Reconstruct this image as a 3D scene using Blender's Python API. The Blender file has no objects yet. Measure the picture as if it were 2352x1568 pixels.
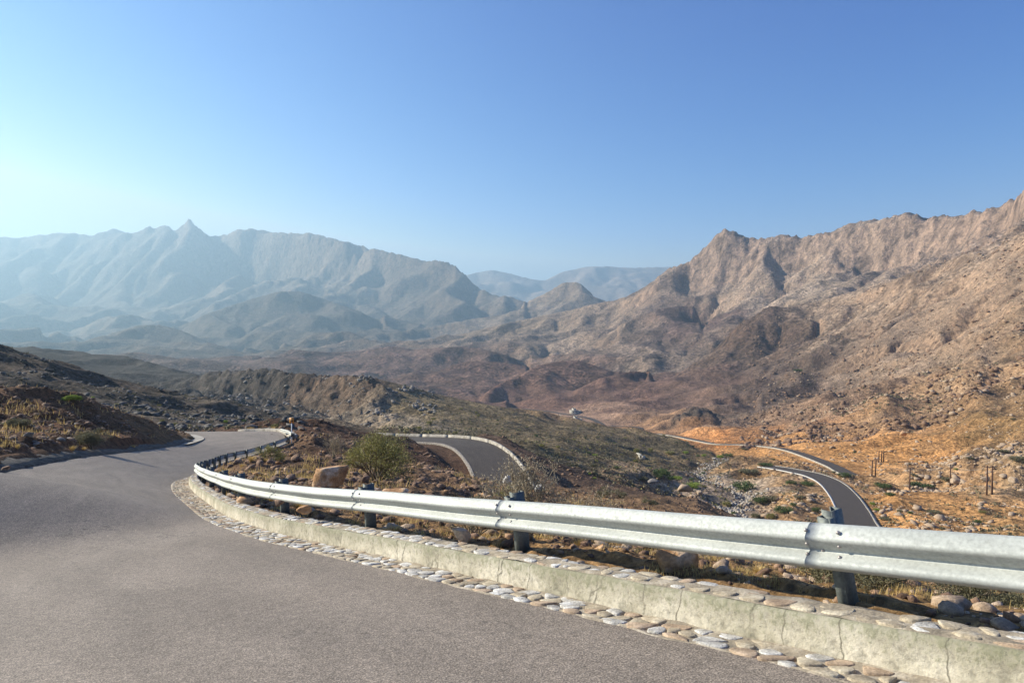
import bpy, bmesh, math, random, time
import numpy as np
from mathutils import Vector, noise as mnoise
R = math.radians
PI = math.pi
rng = np.random.default_rng(7)
random.seed(7)
T0 = time.time()
sc = bpy.context.scene
COL = sc.collection

# ------------------------------------------------------------------ camera, sky, sun, exposure
cam_d = bpy.data.cameras.new("camera")
cam_d.sensor_width = 36.0
cam_d.lens = 24.0
cam_d.clip_start = 0.05
cam_d.clip_end = 60000
cam = bpy.data.objects.new("camera", cam_d)
cam.location = (0, 0, 0)
cam.rotation_euler = (R(90), 0, 0)
COL.objects.link(cam)
sc.camera = cam

SUN_EL, SUN_AZ = 28.0, -74.0          # azimuth from the view direction (+Y), negative = to the left
w = bpy.data.worlds.new("World")
sc.world = w
w.use_nodes = True
nt = w.node_tree
nt.nodes.clear()
sky = nt.nodes.new("ShaderNodeTexSky")
sky.sky_type = 'NISHITA'
sky.sun_disc = False
sky.sun_elevation = R(SUN_EL)
sky.sun_rotation = R(SUN_AZ)
sky.altitude = 0
sky.air_density = 0.6
sky.dust_density = 0.0
sky.ozone_density = 4.0
bg = nt.nodes.new("ShaderNodeBackground")
bg.inputs[1].default_value = 0.052
wo = nt.nodes.new("ShaderNodeOutputWorld")
ssep = nt.nodes.new("ShaderNodeSeparateColor"); scmb = nt.nodes.new("ShaderNodeCombineColor")
nt.links.new(sky.outputs[0], ssep.inputs[0]); SKY_GRADE = []
for k_, (sc_k, ex_k) in enumerate(((1.2, 3.1), (.98, 1.85), (2.1, .97))):      # contrast and balance of the camera's film
    pw_ = nt.nodes.new("ShaderNodeMath"); pw_.operation = 'POWER'; pw_.inputs[1].default_value = ex_k
    ml_ = nt.nodes.new("ShaderNodeMath"); ml_.operation = 'MULTIPLY'; ml_.inputs[1].default_value = sc_k
    nt.links.new(ssep.outputs[k_], pw_.inputs[0]); nt.links.new(pw_.outputs[0], ml_.inputs[0])
    mn_ = nt.nodes.new("ShaderNodeMath"); mn_.operation = 'MINIMUM'; mn_.inputs[1].default_value = (7.2, 8.6, 9.8)[k_]
    nt.links.new(ml_.outputs[0], mn_.inputs[0]); nt.links.new(mn_.outputs[0], scmb.inputs[k_]); SKY_GRADE.append((ml_, pw_))
nt.links.new(scmb.outputs[0], bg.inputs[0])
nt.links.new(bg.outputs[0], wo.inputs[0])

sd = bpy.data.lights.new("sun", 'SUN')
sd.energy = 5.0
sd.angle = R(0.53)
sd.color = (1.0, 0.935, 0.77)
so = bpy.data.objects.new("sun", sd)
dv = Vector((math.sin(R(SUN_AZ)) * math.cos(R(SUN_EL)), math.cos(R(SUN_AZ)) * math.cos(R(SUN_EL)), math.sin(R(SUN_EL))))
so.rotation_euler = dv.to_track_quat('Z', 'Y').to_euler()
COL.objects.link(so)
sc.view_settings.view_transform = 'Standard'
sc.view_settings.look = 'None'
sc.view_settings.exposure = 1.05
sc.view_settings.gamma = 1.0
sc.cycles.max_bounces = 6
sc.cycles.diffuse_bounces = 3
sc.cycles.volume_bounces = 0
sc.cycles.use_denoising = True

# ------------------------------------------------------------------ pixel helpers (photo measured at 2352 x 1568)
CX, CY, F = 1176.0, 784.0, 1568.0
def W(px, py, d):
    return np.array([(px - CX) / F * d, d, -(py - CY) / F * d])

# ------------------------------------------------------------------ mesh helpers
def mesh_arrays(name, verts, faces, mats=None, smooth=False, fmat=None, parent=None, attrs=None):
    """verts (n,3); faces (m,3) or (m,4) array, or a list of such arrays"""
    me = bpy.data.meshes.new(name)
    verts = np.asarray(verts, dtype=np.float32)
    fl = faces if isinstance(faces, list) else [faces]
    fl = [np.asarray(f, dtype=np.int32) for f in fl if len(f)]
    loops = np.concatenate([f.ravel() for f in fl])
    tot = np.concatenate([np.full(len(f), f.shape[1], dtype=np.int32) for f in fl])
    start = np.concatenate([[0], np.cumsum(tot)[:-1]]).astype(np.int32)
    me.vertices.add(len(verts)); me.vertices.foreach_set("co", verts.ravel())
    me.loops.add(len(loops)); me.loops.foreach_set("vertex_index", loops)
    me.polygons.add(len(tot)); me.polygons.foreach_set("loop_start", start)
    me.polygons.foreach_set("loop_total", tot)
    if fmat is not None: me.polygons.foreach_set("material_index", np.asarray(fmat, dtype=np.int32))
    if smooth: me.polygons.foreach_set("use_smooth", np.ones(len(tot), dtype=bool))
    for (an, arr) in (attrs or {}).items():
        arr = np.asarray(arr, dtype=np.float32)
        if arr.ndim == 1:
            a = me.attributes.new(an, 'FLOAT', 'POINT'); a.data.foreach_set("value", arr)
        elif arr.shape[1] == 4:
            a = me.attributes.new(an, 'FLOAT_COLOR', 'POINT'); a.data.foreach_set("color", arr.ravel())
        else:
            a = me.attributes.new(an, 'FLOAT_VECTOR', 'POINT'); a.data.foreach_set("vector", arr.ravel())
    me.update(calc_edges=True)
    me.validate()
    for m in (mats or []): me.materials.append(m)
    o = bpy.data.objects.new(name, me)
    COL.objects.link(o)
    if parent is not None: o.parent = parent
    return o

class MB:
    def __init__(s): s.v = []; s.f4 = []; s.f3 = []; s.n = 0
    def add(s, v, f):
        v = np.asarray(v, float); f = np.asarray(f, int)
        s.v.append(v)
        (s.f4 if f.shape[1] == 4 else s.f3).append(f + s.n); s.n += len(v)
    def box(s, c, ax, ay, az):
        """centre and three half-axis vectors"""
        c = np.asarray(c, float); ax = np.asarray(ax, float); ay = np.asarray(ay, float); az = np.asarray(az, float)
        v = [c + i * ax + j * ay + k * az for k in (-1, 1) for j in (-1, 1) for i in (-1, 1)]
        s.add(v, [[0, 2, 3, 1], [4, 5, 7, 6], [0, 1, 5, 4], [2, 6, 7, 3], [0, 4, 6, 2], [1, 3, 7, 5]])
    def tube(s, pts, rad, n=6, cap=True):
        pts = np.asarray(pts, float); m = len(pts)
        rad = np.broadcast_to(rad, (m,))
        t = np.gradient(pts, axis=0); t /= np.linalg.norm(t, axis=1)[:, None] + 1e-9
        up = np.array([0, 0, 1.0]) if abs(t[0][2]) < .9 else np.array([1.0, 0, 0])
        a = np.cross(t, up); a /= np.linalg.norm(a, axis=1)[:, None] + 1e-9
        b = np.cross(t, a)
        th = np.arange(n) * 2 * PI / n
        v = pts[:, None] + rad[:, None, None] * (np.cos(th)[None, :, None] * a[:, None] + np.sin(th)[None, :, None] * b[:, None])
        i = np.arange(m - 1)[:, None] * n; j = np.arange(n)[None]
        k = (j + 1) % n
        f = np.stack([i + j, i + k, i + n + k, i + n + j], -1).reshape(-1, 4)
        s.add(v.reshape(-1, 3), f)
        if cap:
            base = s.n - m * n
            for q, o0 in ((0, 0), (1, (m - 1) * n)):
                c = pts[0] if q == 0 else pts[-1]
                s.v.append(c[None]); ci = s.n; s.n += 1
                s.f3.append(np.array([[ci, base + o0 + (x if q else (x + 1) % n), base + o0 + ((x + 1) % n if q else x)] for x in range(n)]))
    def build(s, name, mat, parent=None, smooth=False):
        fl = []
        if s.f4: fl.append(np.concatenate(s.f4))
        if s.f3: fl.append(np.concatenate(s.f3))
        return mesh_arrays(name, np.concatenate(s.v), fl, [mat], smooth=smooth, parent=parent)

def tag(o, label=None, cat=None, group=None, kind=None):
    if label: o["label"] = label
    if cat: o["category"] = cat
    if group: o["group"] = group
    if kind: o["kind"] = kind
    return o
def empty(name, loc, rz=0.0):
    o = bpy.data.objects.new(name, None); o.location = loc; o.rotation_euler = (0, 0, rz)
    COL.objects.link(o); return o
def copy_tree(o, parent=None):
    c = o.copy(); COL.objects.link(c)
    if parent is not None: c.parent = parent
    for ch in list(o.children): copy_tree(ch, c)
    return c

# ------------------------------------------------------------------ numpy noise
def _hash(ix, iy, seed):
    h = (ix.astype(np.int64) * 374761393 + iy.astype(np.int64) * 668265263 + seed * 974634777) & 0xFFFFFFFF
    h = ((h ^ (h >> 13)) * 1274126177) & 0xFFFFFFFF
    return (h ^ (h >> 16)) & 0xFFFF
def perlin(x, y, seed=0):
    x0 = np.floor(x); y0 = np.floor(y); fx = x - x0; fy = y - y0
    u = fx * fx * fx * (fx * (fx * 6 - 15) + 10); v = fy * fy * fy * (fy * (fy * 6 - 15) + 10)
    def g(ix, iy, dx, dy):
        a = _hash(ix, iy, seed) * (2 * PI / 65536.0)
        return np.cos(a) * dx + np.sin(a) * dy
    n00 = g(x0, y0, fx, fy); n10 = g(x0 + 1, y0, fx - 1, fy); n01 = g(x0, y0 + 1, fx, fy - 1); n11 = g(x0 + 1, y0 + 1, fx - 1, fy - 1)
    return ((n00 * (1 - u) + n10 * u) * (1 - v) + (n01 * (1 - u) + n11 * u) * v) * 1.5
def fbm(x, y, o=5, seed=0, gain=.5):
    a = 1.0; s = 0
    for i in range(o):
        s = s + a * perlin(x * 2 ** i + i * 17.3, y * 2 ** i - i * 9.1, seed + i); a *= gain
    return s
def ridged(x, y, o=5, seed=0, gain=.55):
    a = 1.0; s = 0; pw = 1.0
    for i in range(o):
        n = 1 - np.abs(perlin(x * 2 ** i + i * 5.3, y * 2 ** i + i * 3.7, seed + i)) * 1.6
        n = np.clip(n, 0, 1) ** 2 * pw; pw = np.clip(n * 1.6, 0, 1)
        s = s + a * n; a *= gain
    return s
def sstep(a, b, x):
    t = np.clip((x - a) / (b - a), 0, 1); return t * t * (3 - 2 * t)
def catmull(P, n):
    P = np.asarray(P, float); m = len(P)
    Q = np.vstack([2 * P[0] - P[1], P, 2 * P[-1] - P[-2]])
    out = []
    for i in range(m - 1):
        p0, p1, p2, p3 = Q[i:i + 4]
        for k in range(n):
            t = k / n
            out.append(.5 * (2 * p1 + (p2 - p0) * t + (2 * p0 - 5 * p1 + 4 * p2 - p3) * t * t + (3 * p1 - p0 - 3 * p2 + p3) * t ** 3))
    out.append(P[-1]); return np.array(out)
def resample(P, step):
    P = np.asarray(P, float); s = np.concatenate([[0], np.cumsum(np.linalg.norm(np.diff(P, axis=0), axis=1))])
    n = max(2, int(s[-1] / step) + 1); t = np.linspace(0, s[-1], n)
    return np.stack([np.interp(t, s, P[:, k]) for k in range(P.shape[1])], 1), t

# ------------------------------------------------------------------ roads: edges traced, in metres
UDIR = np.array([-.631, .776, -.136])
def rl(t): return np.array([2.8, 3.74, -1.069]) + t * UDIR
rail_ctrl = [rl(t) for t in (-12, -8, -4, 0, 4, 8, 10.7)] + [W(*p) for p in
    [(552, 1097, 14.7), (499.5, 1085, 18.7), (466, 1074, 22.6), (452, 1066, 26.5), (452, 1063, 30), (459, 1061, 33),
     (471, 1058, 36.5), (486, 1053, 40), (502, 1047, 44), (523, 1041, 48), (547, 1036, 51.5), (577, 1030, 55), (620, 1017, 59.5), (655, 1005, 63),
     (671, 997, 66.5), (665, 990, 70), (645, 983.6, 73)]]
RAIL, RAIL_S = resample(catmull(rail_ctrl, 10), .2)
def rail_frame(P):
    t = np.gradient(P, axis=0); t /= np.linalg.norm(t, axis=1)[:, None]
    n = np.stack([-t[:, 1], t[:, 0], 0 * t[:, 0]], 1); n /= np.linalg.norm(n, axis=1)[:, None]   # towards the road
    return t, n
RT, RN = rail_frame(RAIL)
s_apex = RAIL_S[np.argmin(np.abs(RAIL[:, 1] - 26.5))]
s_bend = RAIL_S[np.argmin(np.abs(RAIL[:, 1] - 13))]
# apron width along the rail
apw = .34 + .12 * np.clip((RAIL_S - 14) / 8, 0, 1) + .14 * sstep(s_bend, s_apex, RAIL_S) - .25 * sstep(s_apex + 3, s_apex + 9, RAIL_S)
def off(o, dz):  # polyline offset from the rail face
    o = np.broadcast_to(o, RAIL_S.shape); dz = np.broadcast_to(dz, RAIL_S.shape)
    return RAIL + RN * o[:, None] + np.stack([0 * dz, 0 * dz, dz], 1)
KO = .26                                 # kerb face ahead of the rail face
asph_edge = off(KO + apw, -.76)

def plane_z(x, y): return -1.69 - .136 * (-.631 * x + .776 * y)
Lw = []
for (x, y) in [(2.6, -12.0), (.6, -8.4), (-2.0, -5.0), (-4.6, -2.0), (-7.4, 1.3), (-9.6, 4.4), (-11.2, 8.5)]:
    Lw.append([x, y, plane_z(x, y)])
Lw += [list(W(-75, 1101, 13.3)), list(W(0, 1087, 18.2)), list(W(60, 1074, 22)), list(W(105, 1065.5, 25)), list(W(160, 1055.5, 29)), list(W(200, 1049, 32)),
       list(W(250, 1043.5, 36.5)), list(W(300, 1038, 42)), list(W(350, 1031.5, 47.5)), list(W(400, 1024.5, 53)), list(W(434, 1017, 58)), list(W(456, 1009, 63.5)),
       list(W(451, 1003, 67.5)), list(W(430, 999, 70.5)), list(W(395, 996, 72.5)), list(W(330, 994, 74)), list(W(250, 992, 75))]
Lw = np.array(Lw)
Rs = []
ridx = [0, 5, 10, 15, 20, 25, 28.5, 33, 38, 43]
k_end = np.argmin(np.abs(RAIL[:, 1] - 68))
# pair each left station with a point of the right edge
fr = np.array([-9.5, -5.5, -1.2, 2.5, 6.5, 9.6, 12.6])
RE = []
def near_s(sv): return asph_edge[np.argmin(np.abs(RAIL_S - sv))]
s0 = RAIL_S[np.argmin(np.linalg.norm(RAIL - rl(0), axis=1))]
for t in fr: RE.append(near_s(s0 + t))
for yy in (15.2, 18.7, 22.2, 25.0, 28.5, 31.5, 35.5, 40, 44.5, 50, 56, 63, ): RE.append(asph_edge[np.argmin(np.abs(RAIL[:, 1] - yy))])
RE += [asph_edge[k_end] + 0, W(640, 991.5, 75.3), W(560, 990.5, 77.5), W(470, 990.5, 79), W(380, 991, 80)]
RE = np.array(RE[:len(Lw)])
assert len(RE) == len(Lw), (len(RE), len(Lw))
LC = catmull(Lw, 8); RC = catmull(RE, 8)
_rs = RAIL_S
def road_strip(Lc, Rc, nx, bump=.0):
    u = np.linspace(0, 1, nx)
    V = Lc[:, None] * (1 - u[None, :, None]) + Rc[:, None] * u[None, :, None]
    V[..., 2] += bump * (1 - (2 * u[None] - 1) ** 2)
    return V
def grid_faces(m, n):
    i = np.arange(m - 1)[:, None] * n; j = np.arange(n - 1)[None]
    return np.stack([i + j, i + j + 1, i + n + j + 1, i + n + j], -1).reshape(-1, 4)
ROADV = road_strip(LC, RC, 30, .04)

road2_c = catmull([W(*p) for p in [(760, 1003, 132), (850, 1006, 129), (930, 1008.5, 126), (990, 1009.5, 123), (1045, 1013, 119), (1085, 1023, 113.5), (1112, 1041, 108), (1130, 1061, 103), (1145, 1085, 98), (1158, 1115, 92), (1180, 1150, 87), (1230, 1180, 84)]], 8)
road3_c = catmull([W(*p) for p in [(2090, 1330, 125), (2020, 1255, 143), (1976, 1207, 165), (1960, 1174, 185), (1944.5, 1147, 205), (1928, 1126, 222), (1911, 1110, 238), (1892, 1099, 250), (1865, 1089, 262), (1832, 1082, 272), (1797, 1075.5, 285), (1760, 1070, 297)]], 8)
road4_c = catmull([W(*p) for p in [(1990, 1110, 280), (1962, 1094, 290), (1938, 1083, 300), (1916, 1071, 320), (1866, 1051, 355), (1818, 1035, 395), (1774, 1026.5, 425), (1710, 1021, 450), (1646, 1019, 465), (1614, 1013.6, 500), (1558, 1002, 540), (1526, 997.6, 570), (1480, 993, 605), (1461, 989.6, 628), (1470, 983, 655), (1446, 979, 685), (1390, 978, 720), (1381, 973.6, 745), (1366, 965, 775), (1342, 957.6, 810), (1291, 949.6, 870), (1262, 945, 910), (1200, 938, 1000)]], 6)

# ------------------------------------------------------------------ terrain: one log-polar height field
DA, DL = 1 / 400., 1 / 200.
AZ = np.arange(-.86, .86, DA); NA = len(AZ)
LR = np.arange(math.log(1.6), math.log(15500), DL); NL = len(LR)
C = np.zeros((NA, NL)); Mk = np.zeros((NA, NL)); FIX = np.zeros((NA, NL), bool)
def put(P, fix=False):
    """rasterise world polyline (n,3) into the constraint grid"""
    P = np.asarray(P, float)
    a = np.arctan2(P[:, 0], P[:, 1]); l = np.log(np.hypot(P[:, 0], P[:, 1]))
    fa = (a - AZ[0]) / DA; fl = (l - LR[0]) / DL
    for i in range(len(P) - 1):
        if min(P[i, 1], P[i + 1, 1]) < .4 and abs(a[i] - a[i + 1]) > .3: continue
        if max(abs(a[i]), abs(a[i + 1])) > 1.2: continue
        n = int(max(abs(fa[i + 1] - fa[i]), abs(fl[i + 1] - fl[i]))) + 1
        t = np.linspace(0, 1, n + 1)
        ia = np.round(fa[i] + (fa[i + 1] - fa[i]) * t).astype(int); il = np.round(fl[i] + (fl[i + 1] - fl[i]) * t).astype(int)
        z = P[i, 2] + (P[i + 1, 2] - P[i, 2]) * t
        ok = (ia >= 0) & (ia < NA) & (il >= 0) & (il < NL)
        C[ia[ok], il[ok]] = z[ok]; Mk[ia[ok], il[ok]] = 1
        if fix: FIX[ia[ok], il[ok]] = True
def px(pts, fix=False): put(np.array([W(*p) for p in pts]), fix)
RIDGES = []
def ridge(pts, drop=28, back=1.10, fix=False):
    """a visible crest, and a lower line behind it that the crest hides"""
    px(pts, fix); px([(a, b + drop, d * back) for a, b, d in pts])
    if min(q[2] for q in pts) > 280: RIDGES.append(pts)

# near setting under and beside the upper road
for k in (0, 7, 15, 22, 29): put(ROADV[:, k] - np.array([0, 0, .2]), True)
ok = RAIL_S < RAIL_S[k_end]
put((off(KO, -.92))[ok], True); put((off(KO - .12, -.72))[ok], True)
put(off(-.30, -.60)[ok], True)
put(off(-1.6, -.86)[ok & (RAIL_S < s_bend)])
LT, LN = rail_frame(LC)
put(LC + LN * .25 + np.array([0, 0, .02]), True); put(LC + LN * .8 + np.array([0, 0, .42]), True)
for rc, hw in ((road2_c, 5), (road3_c, 4.5), (road4_c, 4.5)):
    T, N = rail_frame(rc)
    for o in (-hw, 0, hw): put(rc + N * o - np.array([0, 0, .15]), True)
# ground just outside the guard rail
px([(2960, 1560, 4.6), (2352, 1400, 6.6), (2000, 1345, 8.0), (1700, 1292, 9.0), (1400, 1245, 10.5), (1200, 1215, 12)])
px([(2960, 1450, 12), (2300, 1345, 15), (2000, 1322, 17), (1700, 1292, 20), (1450, 1240, 22)])
px([(2960, 1420, 30), (2300, 1330, 38), (2000, 1310, 42), (1700, 1285, 45)])
px([(2960, 1350, 80), (2300, 1290, 90), (2000, 1285, 95), (1750, 1265, 100)])
px([(1250, 1165, 36), (1400, 1185, 36), (1520, 1205, 36)])
px([(1190, 1130, 60), (1260, 1130, 60), (1400, 1155, 58), (1520, 1180, 55)])
ridge([(1200, 1086, 94), (1250, 1091, 90), (1320, 1114, 86), (1400, 1134, 82), (1470, 1146, 84), (1540, 1145, 92)], 22, 1.12)
px([(1260, 1062, 150), (1330, 1075, 150), (1400, 1108, 135), (1460, 1138, 125)])
px([(1100, 990, 142), (1135, 994, 140), (1161, 1003, 136), (1175, 1020, 128), (1196, 1050, 117), (1206, 1078, 106)])
px([(1600, 1142, 120), (1600, 1180, 85)])
px([(640, 1085, 22), (700, 1092, 22), (760, 1117, 18), (860, 1113, 24), (1000, 1118, 22), (1100, 1135, 26)])
px([(600, 1050, 36), (700, 1052, 38), (800, 1062, 38), (900, 1075, 40), (1000, 1078, 46)])
ridge([(552, 982, 82), (600, 967, 84), (640, 960, 86), (672, 958, 87), (712, 961, 88), (751, 968, 89), (782, 979, 92), (830, 989, 96), (878, 998, 101), (938, 1005, 108)], 28, 1.15)
px([(690, 985, 74), (720, 1010, 62)])
ridge([(875, 1020, 84), (930, 1022, 87), (986, 1027, 89), (1022, 1043, 88), (1070, 1063, 84), (1094, 1084, 81), (1108, 1101, 79), (1130, 1125, 76)], 16, 1.07)
# left mound and the dark hillside behind
ridge([(-600, 800, 50), (-200, 870, 46), (0, 889, 46), (100, 889, 48), (170, 903, 50), (230, 925, 52), (300, 948, 54), (360, 973, 57), (400, 992, 60), (428, 1008, 61)], 22, 1.15)
px([(-100, 1010, 24), (0, 1010, 26), (100, 1010, 31), (200, 1005, 38), (300, 1005, 46), (380, 1010, 54)])
px([(-200, 930, 90), (0, 915, 95), (200, 935, 100), (330, 985, 95), (400, 983, 92), (560, 983, 92)])
px([(0, 845, 140), (250, 900, 145), (450, 940, 150), (560, 962, 150)])
ridge([(-600, 690, 170), (-150, 740, 165), (0, 790, 170), (72, 815, 175), (144, 830, 180), (216, 855, 186), (288, 876, 192), (360, 891, 198), (432, 903, 205), (540, 927, 215), (620, 948, 225), (680, 968, 235)], 40, 1.25)
ridge([(-600, 700, 950), (-100, 770, 920), (36, 798, 900), (72, 795, 880), (108, 801, 870), (180, 806, 850), (216, 812, 830), (288, 817, 790), (342, 831, 750), (414, 851, 700), (468, 863, 660)], 30, 1.2)
px([(300, 925, 400), (432, 905, 520), (480, 905, 500)])
# cliff ridge and olive slope
ridge([(455, 872, 560), (470, 855, 525), (520, 851, 515), (560, 850, 505), (600, 846, 498), (640, 848, 488), (662, 856, 478), (700, 857, 468), (740, 862, 458), (800, 862, 448), (830, 862, 440), (862, 868, 432),
       (900, 878, 435), (960, 892, 442), (1000, 905, 450), (1100, 925, 465), (1160, 935, 480), (1250, 944, 505), (1290, 955, 520), (1340, 966, 540), (1380, 975, 560), (1440, 984, 545), (1500, 995, 500), (1560, 1008, 470), (1620, 1025, 430), (1655, 1038, 405)], 22, 1.12)
px([(480, 884, 503), (560, 905, 482), (640, 925, 455), (720, 945, 425), (775, 965, 385), (830, 990, 330), (880, 998, 290), (930, 1000, 250)])
px([(862, 868, 432), (885, 895, 405), (865, 925, 385), (880, 945, 350), (930, 975, 290), (980, 997, 215), (1040, 996, 165)])
px([(500, 925, 400), (600, 955, 320), (700, 975, 280), (800, 1002, 230)])
px([(1000, 960, 330), (1150, 985, 310), (1300, 1010, 310), (1450, 1035, 320)])
px([(1100, 985, 220), (1250, 1025, 215), (1400, 1062, 215), (1500, 1075, 230)])
# wadi
px([(1600, 1225, 160), (1650, 1195, 180), (1690, 1165, 205), (1718, 1142, 225), (1672, 1122, 245), (1612, 1104, 270), (1590, 1092, 295), (1620, 1075, 330), (1665, 1055, 380), (1690, 1045, 410)], True)
px([(1690, 1078, 285), (1740, 1062, 305), (1700, 1050, 330)])
px([(1800, 1200, 165), (1840, 1140, 200), (1800, 1105, 240)])
px([(1850, 1062, 310), (1800, 1056, 330)])
# right bank
px([(2960, 1330, 120), (2300, 1222, 150), (2171, 1215, 160), (2100, 1218, 158)])
px([(2600, 1160, 190), (2352, 1132, 195), (2270, 1135, 226), (2182, 1114, 262), (2089, 1122, 250), (2040, 1112, 275)])
px([(2600, 1060, 240), (2352, 1050, 245), (2171, 1050, 330), (2030, 1062, 335)])
px([(2600, 950, 330), (2352, 950, 325), (2171, 950, 430), (2040, 992, 415), (1958, 1000, 430), (1880, 1003, 450), (1800, 1002, 475)])
ridge([(1583, 991, 548), (1598, 981, 540), (1646, 977, 540), (1720, 986, 530), (1800, 985, 520)], 10, 1.06)
ridge([(2960, 810, 400), (2600, 815, 430), (2352, 830, 470), (2261, 841, 510), (2171, 848, 560), (2045, 870, 605), (1958, 891, 645), (1880, 908, 670), (1811, 931, 690), (1721, 952, 700)], 14, 1.22)
ridge([(1555, 958, 640), (1575, 945, 650), (1595, 934, 655), (1624, 941, 655), (1650, 962, 650)], 22, 1.08)
ridge([(1739, 909, 800), (1764, 895, 810), (1800, 896, 815), (1820, 908, 810)], 16, 1.08)
px([(2600, 700, 720), (2352, 705, 750), (2171, 760, 850), (1958, 830, 900), (1880, 850, 930), (1800, 860, 960), (1700, 890, 960)])
px([(2352, 620, 870), (2171, 690, 1000), (2000, 750, 1100), (1850, 780, 1200)])
ridge([(2960, 400, 760), (2600, 470, 820), (2352, 531, 1000), (2297, 560, 1060), (2207, 585, 1170), (2117, 617, 1270), (2009, 657, 1360), (1937, 675, 1420), (1883, 691, 1460), (1840, 698, 1490), (1807, 707, 1500), (1778, 702, 1510), (1757, 707, 1510), (1728, 729, 1500), (1700, 738, 1470)], 22, 1.14)
px([(1690, 800, 1350), (1640, 840, 1250), (1595, 873, 1120), (1560, 900, 1000)])
px([(1640, 800, 1750), (1580, 850, 1500), (1500, 880, 1250), (1440, 905, 1050)])
# ribs running down the right hillside
for rib, vly in (([(2600, 590, 700), (2352, 655, 800), (2171, 728, 900), (2000, 798, 990), (1870, 846, 1060), (1760, 885, 1090)], [(2600, 640, 665), (2352, 708, 760), (2171, 778, 850), (2000, 842, 930), (1870, 880, 990)]),
                 ([(2352, 570, 930), (2200, 640, 1060), (2050, 700, 1160), (1930, 745, 1240), (1830, 790, 1290)], [(2352, 610, 890), (2200, 684, 1010), (2050, 742, 1100), (1930, 786, 1180), (1830, 826, 1230)]),
                 ([(1757, 712, 1500), (1735, 745, 1450), (1690, 790, 1370), (1640, 832, 1270), (1598, 868, 1150)], [(1800, 760, 1400), (1770, 810, 1320), (1700, 862, 1200)])):
    px(rib); px(vly)
# right mountain
crR = [(2960, 330, 1150), (2700, 370, 1250), (2500, 400, 1400), (2352, 437.6, 1600), (2333, 448, 1650), (2315, 466, 1700), (2279, 479, 1780), (2232, 486, 1860), (2193, 499, 1920), (2164, 492, 1980), (2135, 500.6, 2030), (2096, 490, 2070), (2079, 484, 2090), (2062, 496, 2110), (2045, 499, 2130), (1969, 509.6, 2220), (1940, 517, 2260), (1915, 531, 2290), (1879, 536.6, 2340), (1840, 545.6, 2390), (1804, 538, 2430), (1757, 547, 2490), (1721, 547, 2530), (1685, 531, 2570), (1663, 527, 2590), (1649, 535, 2600), (1624, 563.6, 2630), (1580, 603, 2690), (1541, 614, 2750), (1505, 639, 2810), (1472, 665, 2850), (1418, 689, 2900), (1382, 694, 2940), (1310, 712, 3000), (1239, 726.5, 3030), (1166, 741, 3080), (1112, 755, 3120), (1058, 766, 3170), (1004, 777, 3220), (925, 793, 3300)]
ridge(crR, 40, 1.15)
clB = [(2352, 534, 1500), (2315, 545, 1590), (2279, 567, 1660), (2189, 581, 1820), (2117, 603, 1950), (2063, 621, 2010), (1937, 614, 2170), (1847, 610, 2300), (1757, 617, 2400), (1707, 625, 2450), (1667, 635, 2480), (1600, 646, 2560), (1550, 655, 2620)]
px(clB)
ridge([(1420, 748, 2150), (1470, 726, 2180), (1505, 711, 2200), (1560, 702, 2200), (1600, 705, 2190), (1618, 722, 2150), (1612, 765, 1950)], 12, 1.08)
px([(1240, 790, 2300), (1330, 790, 2200), (1400, 800, 2000)])
px([(1330, 745, 2600), (1400, 735, 2600)])
# brown hills of the valley
ridge([(600, 838, 2300), (640, 815, 2300), (670, 802, 2300), (752, 809, 2250), (830, 806, 2200), (897, 795, 2150), (954, 802, 2100), (1010, 798, 2080), (1062, 795, 2050), (1112, 802, 2000), (1166, 816, 1950), (1217, 840, 1900)], 22, 1.12)
ridge([(897, 870, 1550), (954, 852, 1580), (1004, 852, 1600), (1040, 838, 1620), (1077, 829, 1640), (1148, 831, 1640), (1217, 842, 1620)], 22, 1.08)
ridge([(1094, 917, 1100), (1140, 885, 1220), (1185, 863, 1300), (1238, 838, 1380), (1285, 829, 1420), (1328, 827, 1430), (1364, 838, 1420), (1418, 856, 1380)], 24, 1.1)
ridge([(1166, 930, 1000), (1238, 910, 1060), (1314, 899, 1100), (1382, 867, 1160), (1454, 852, 1200), (1500, 856, 1220)], 18, 1.09)
px([(800, 905, 1000), (950, 925, 900), (1080, 935, 850)])
px([(500, 870, 1500), (700, 880, 1400), (850, 890, 1300)])
# left massif and the haze hills
crL = [(-600, 560, 10500), (-200, 560, 9800), (0, 545, 9300), (15, 543, 9300), (40, 548, 9300), (70, 542, 9200), (150, 534, 9100), (215, 541, 9000), (250, 527, 9000), (285, 528, 8950), (316, 541, 8900), (321, 525, 8900), (345, 521, 8850), (362, 525, 8850), (378, 514, 8800), (395, 525, 8800), (411, 533, 8750), (419, 514, 8700), (432, 502, 8700), (447, 514, 8700), (465, 533, 8650), (485, 543, 8600), (525, 538, 8500), (545, 526, 8450), (590, 527, 8300), (625, 533, 8200), (700, 537, 7900), (710, 534, 7850), (770, 549, 7600), (850, 570, 7300), (900, 580, 7100), (940, 590, 6950), (978, 600, 6800), (990, 598, 6750), (1020, 600, 6650), (1045, 610, 6550), (1065, 628, 6450), (1090, 655, 6300), (1134, 678, 6100), (1170, 681, 5900), (1203, 692, 5700), (1240, 705, 5500)]
ridge(crL, 40, 1.12)
px([(480, 655, 8200), (560, 642, 8100), (620, 648, 7950), (700, 650, 7650), (760, 640, 7400), (830, 630, 7100), (900, 645, 6850), (990, 655, 6500), (1040, 665, 6300)])
px([(0, 700, 7600), (150, 700, 7500), (300, 690, 7500), (420, 680, 7500)])
px([(0, 780, 5200), (100, 790, 5000), (250, 800, 4500)])
ridge([(160, 760, 5600), (240, 728, 5700), (300, 722, 5700), (345, 733, 5700), (400, 740, 5800)], 20, 1.08)
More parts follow.
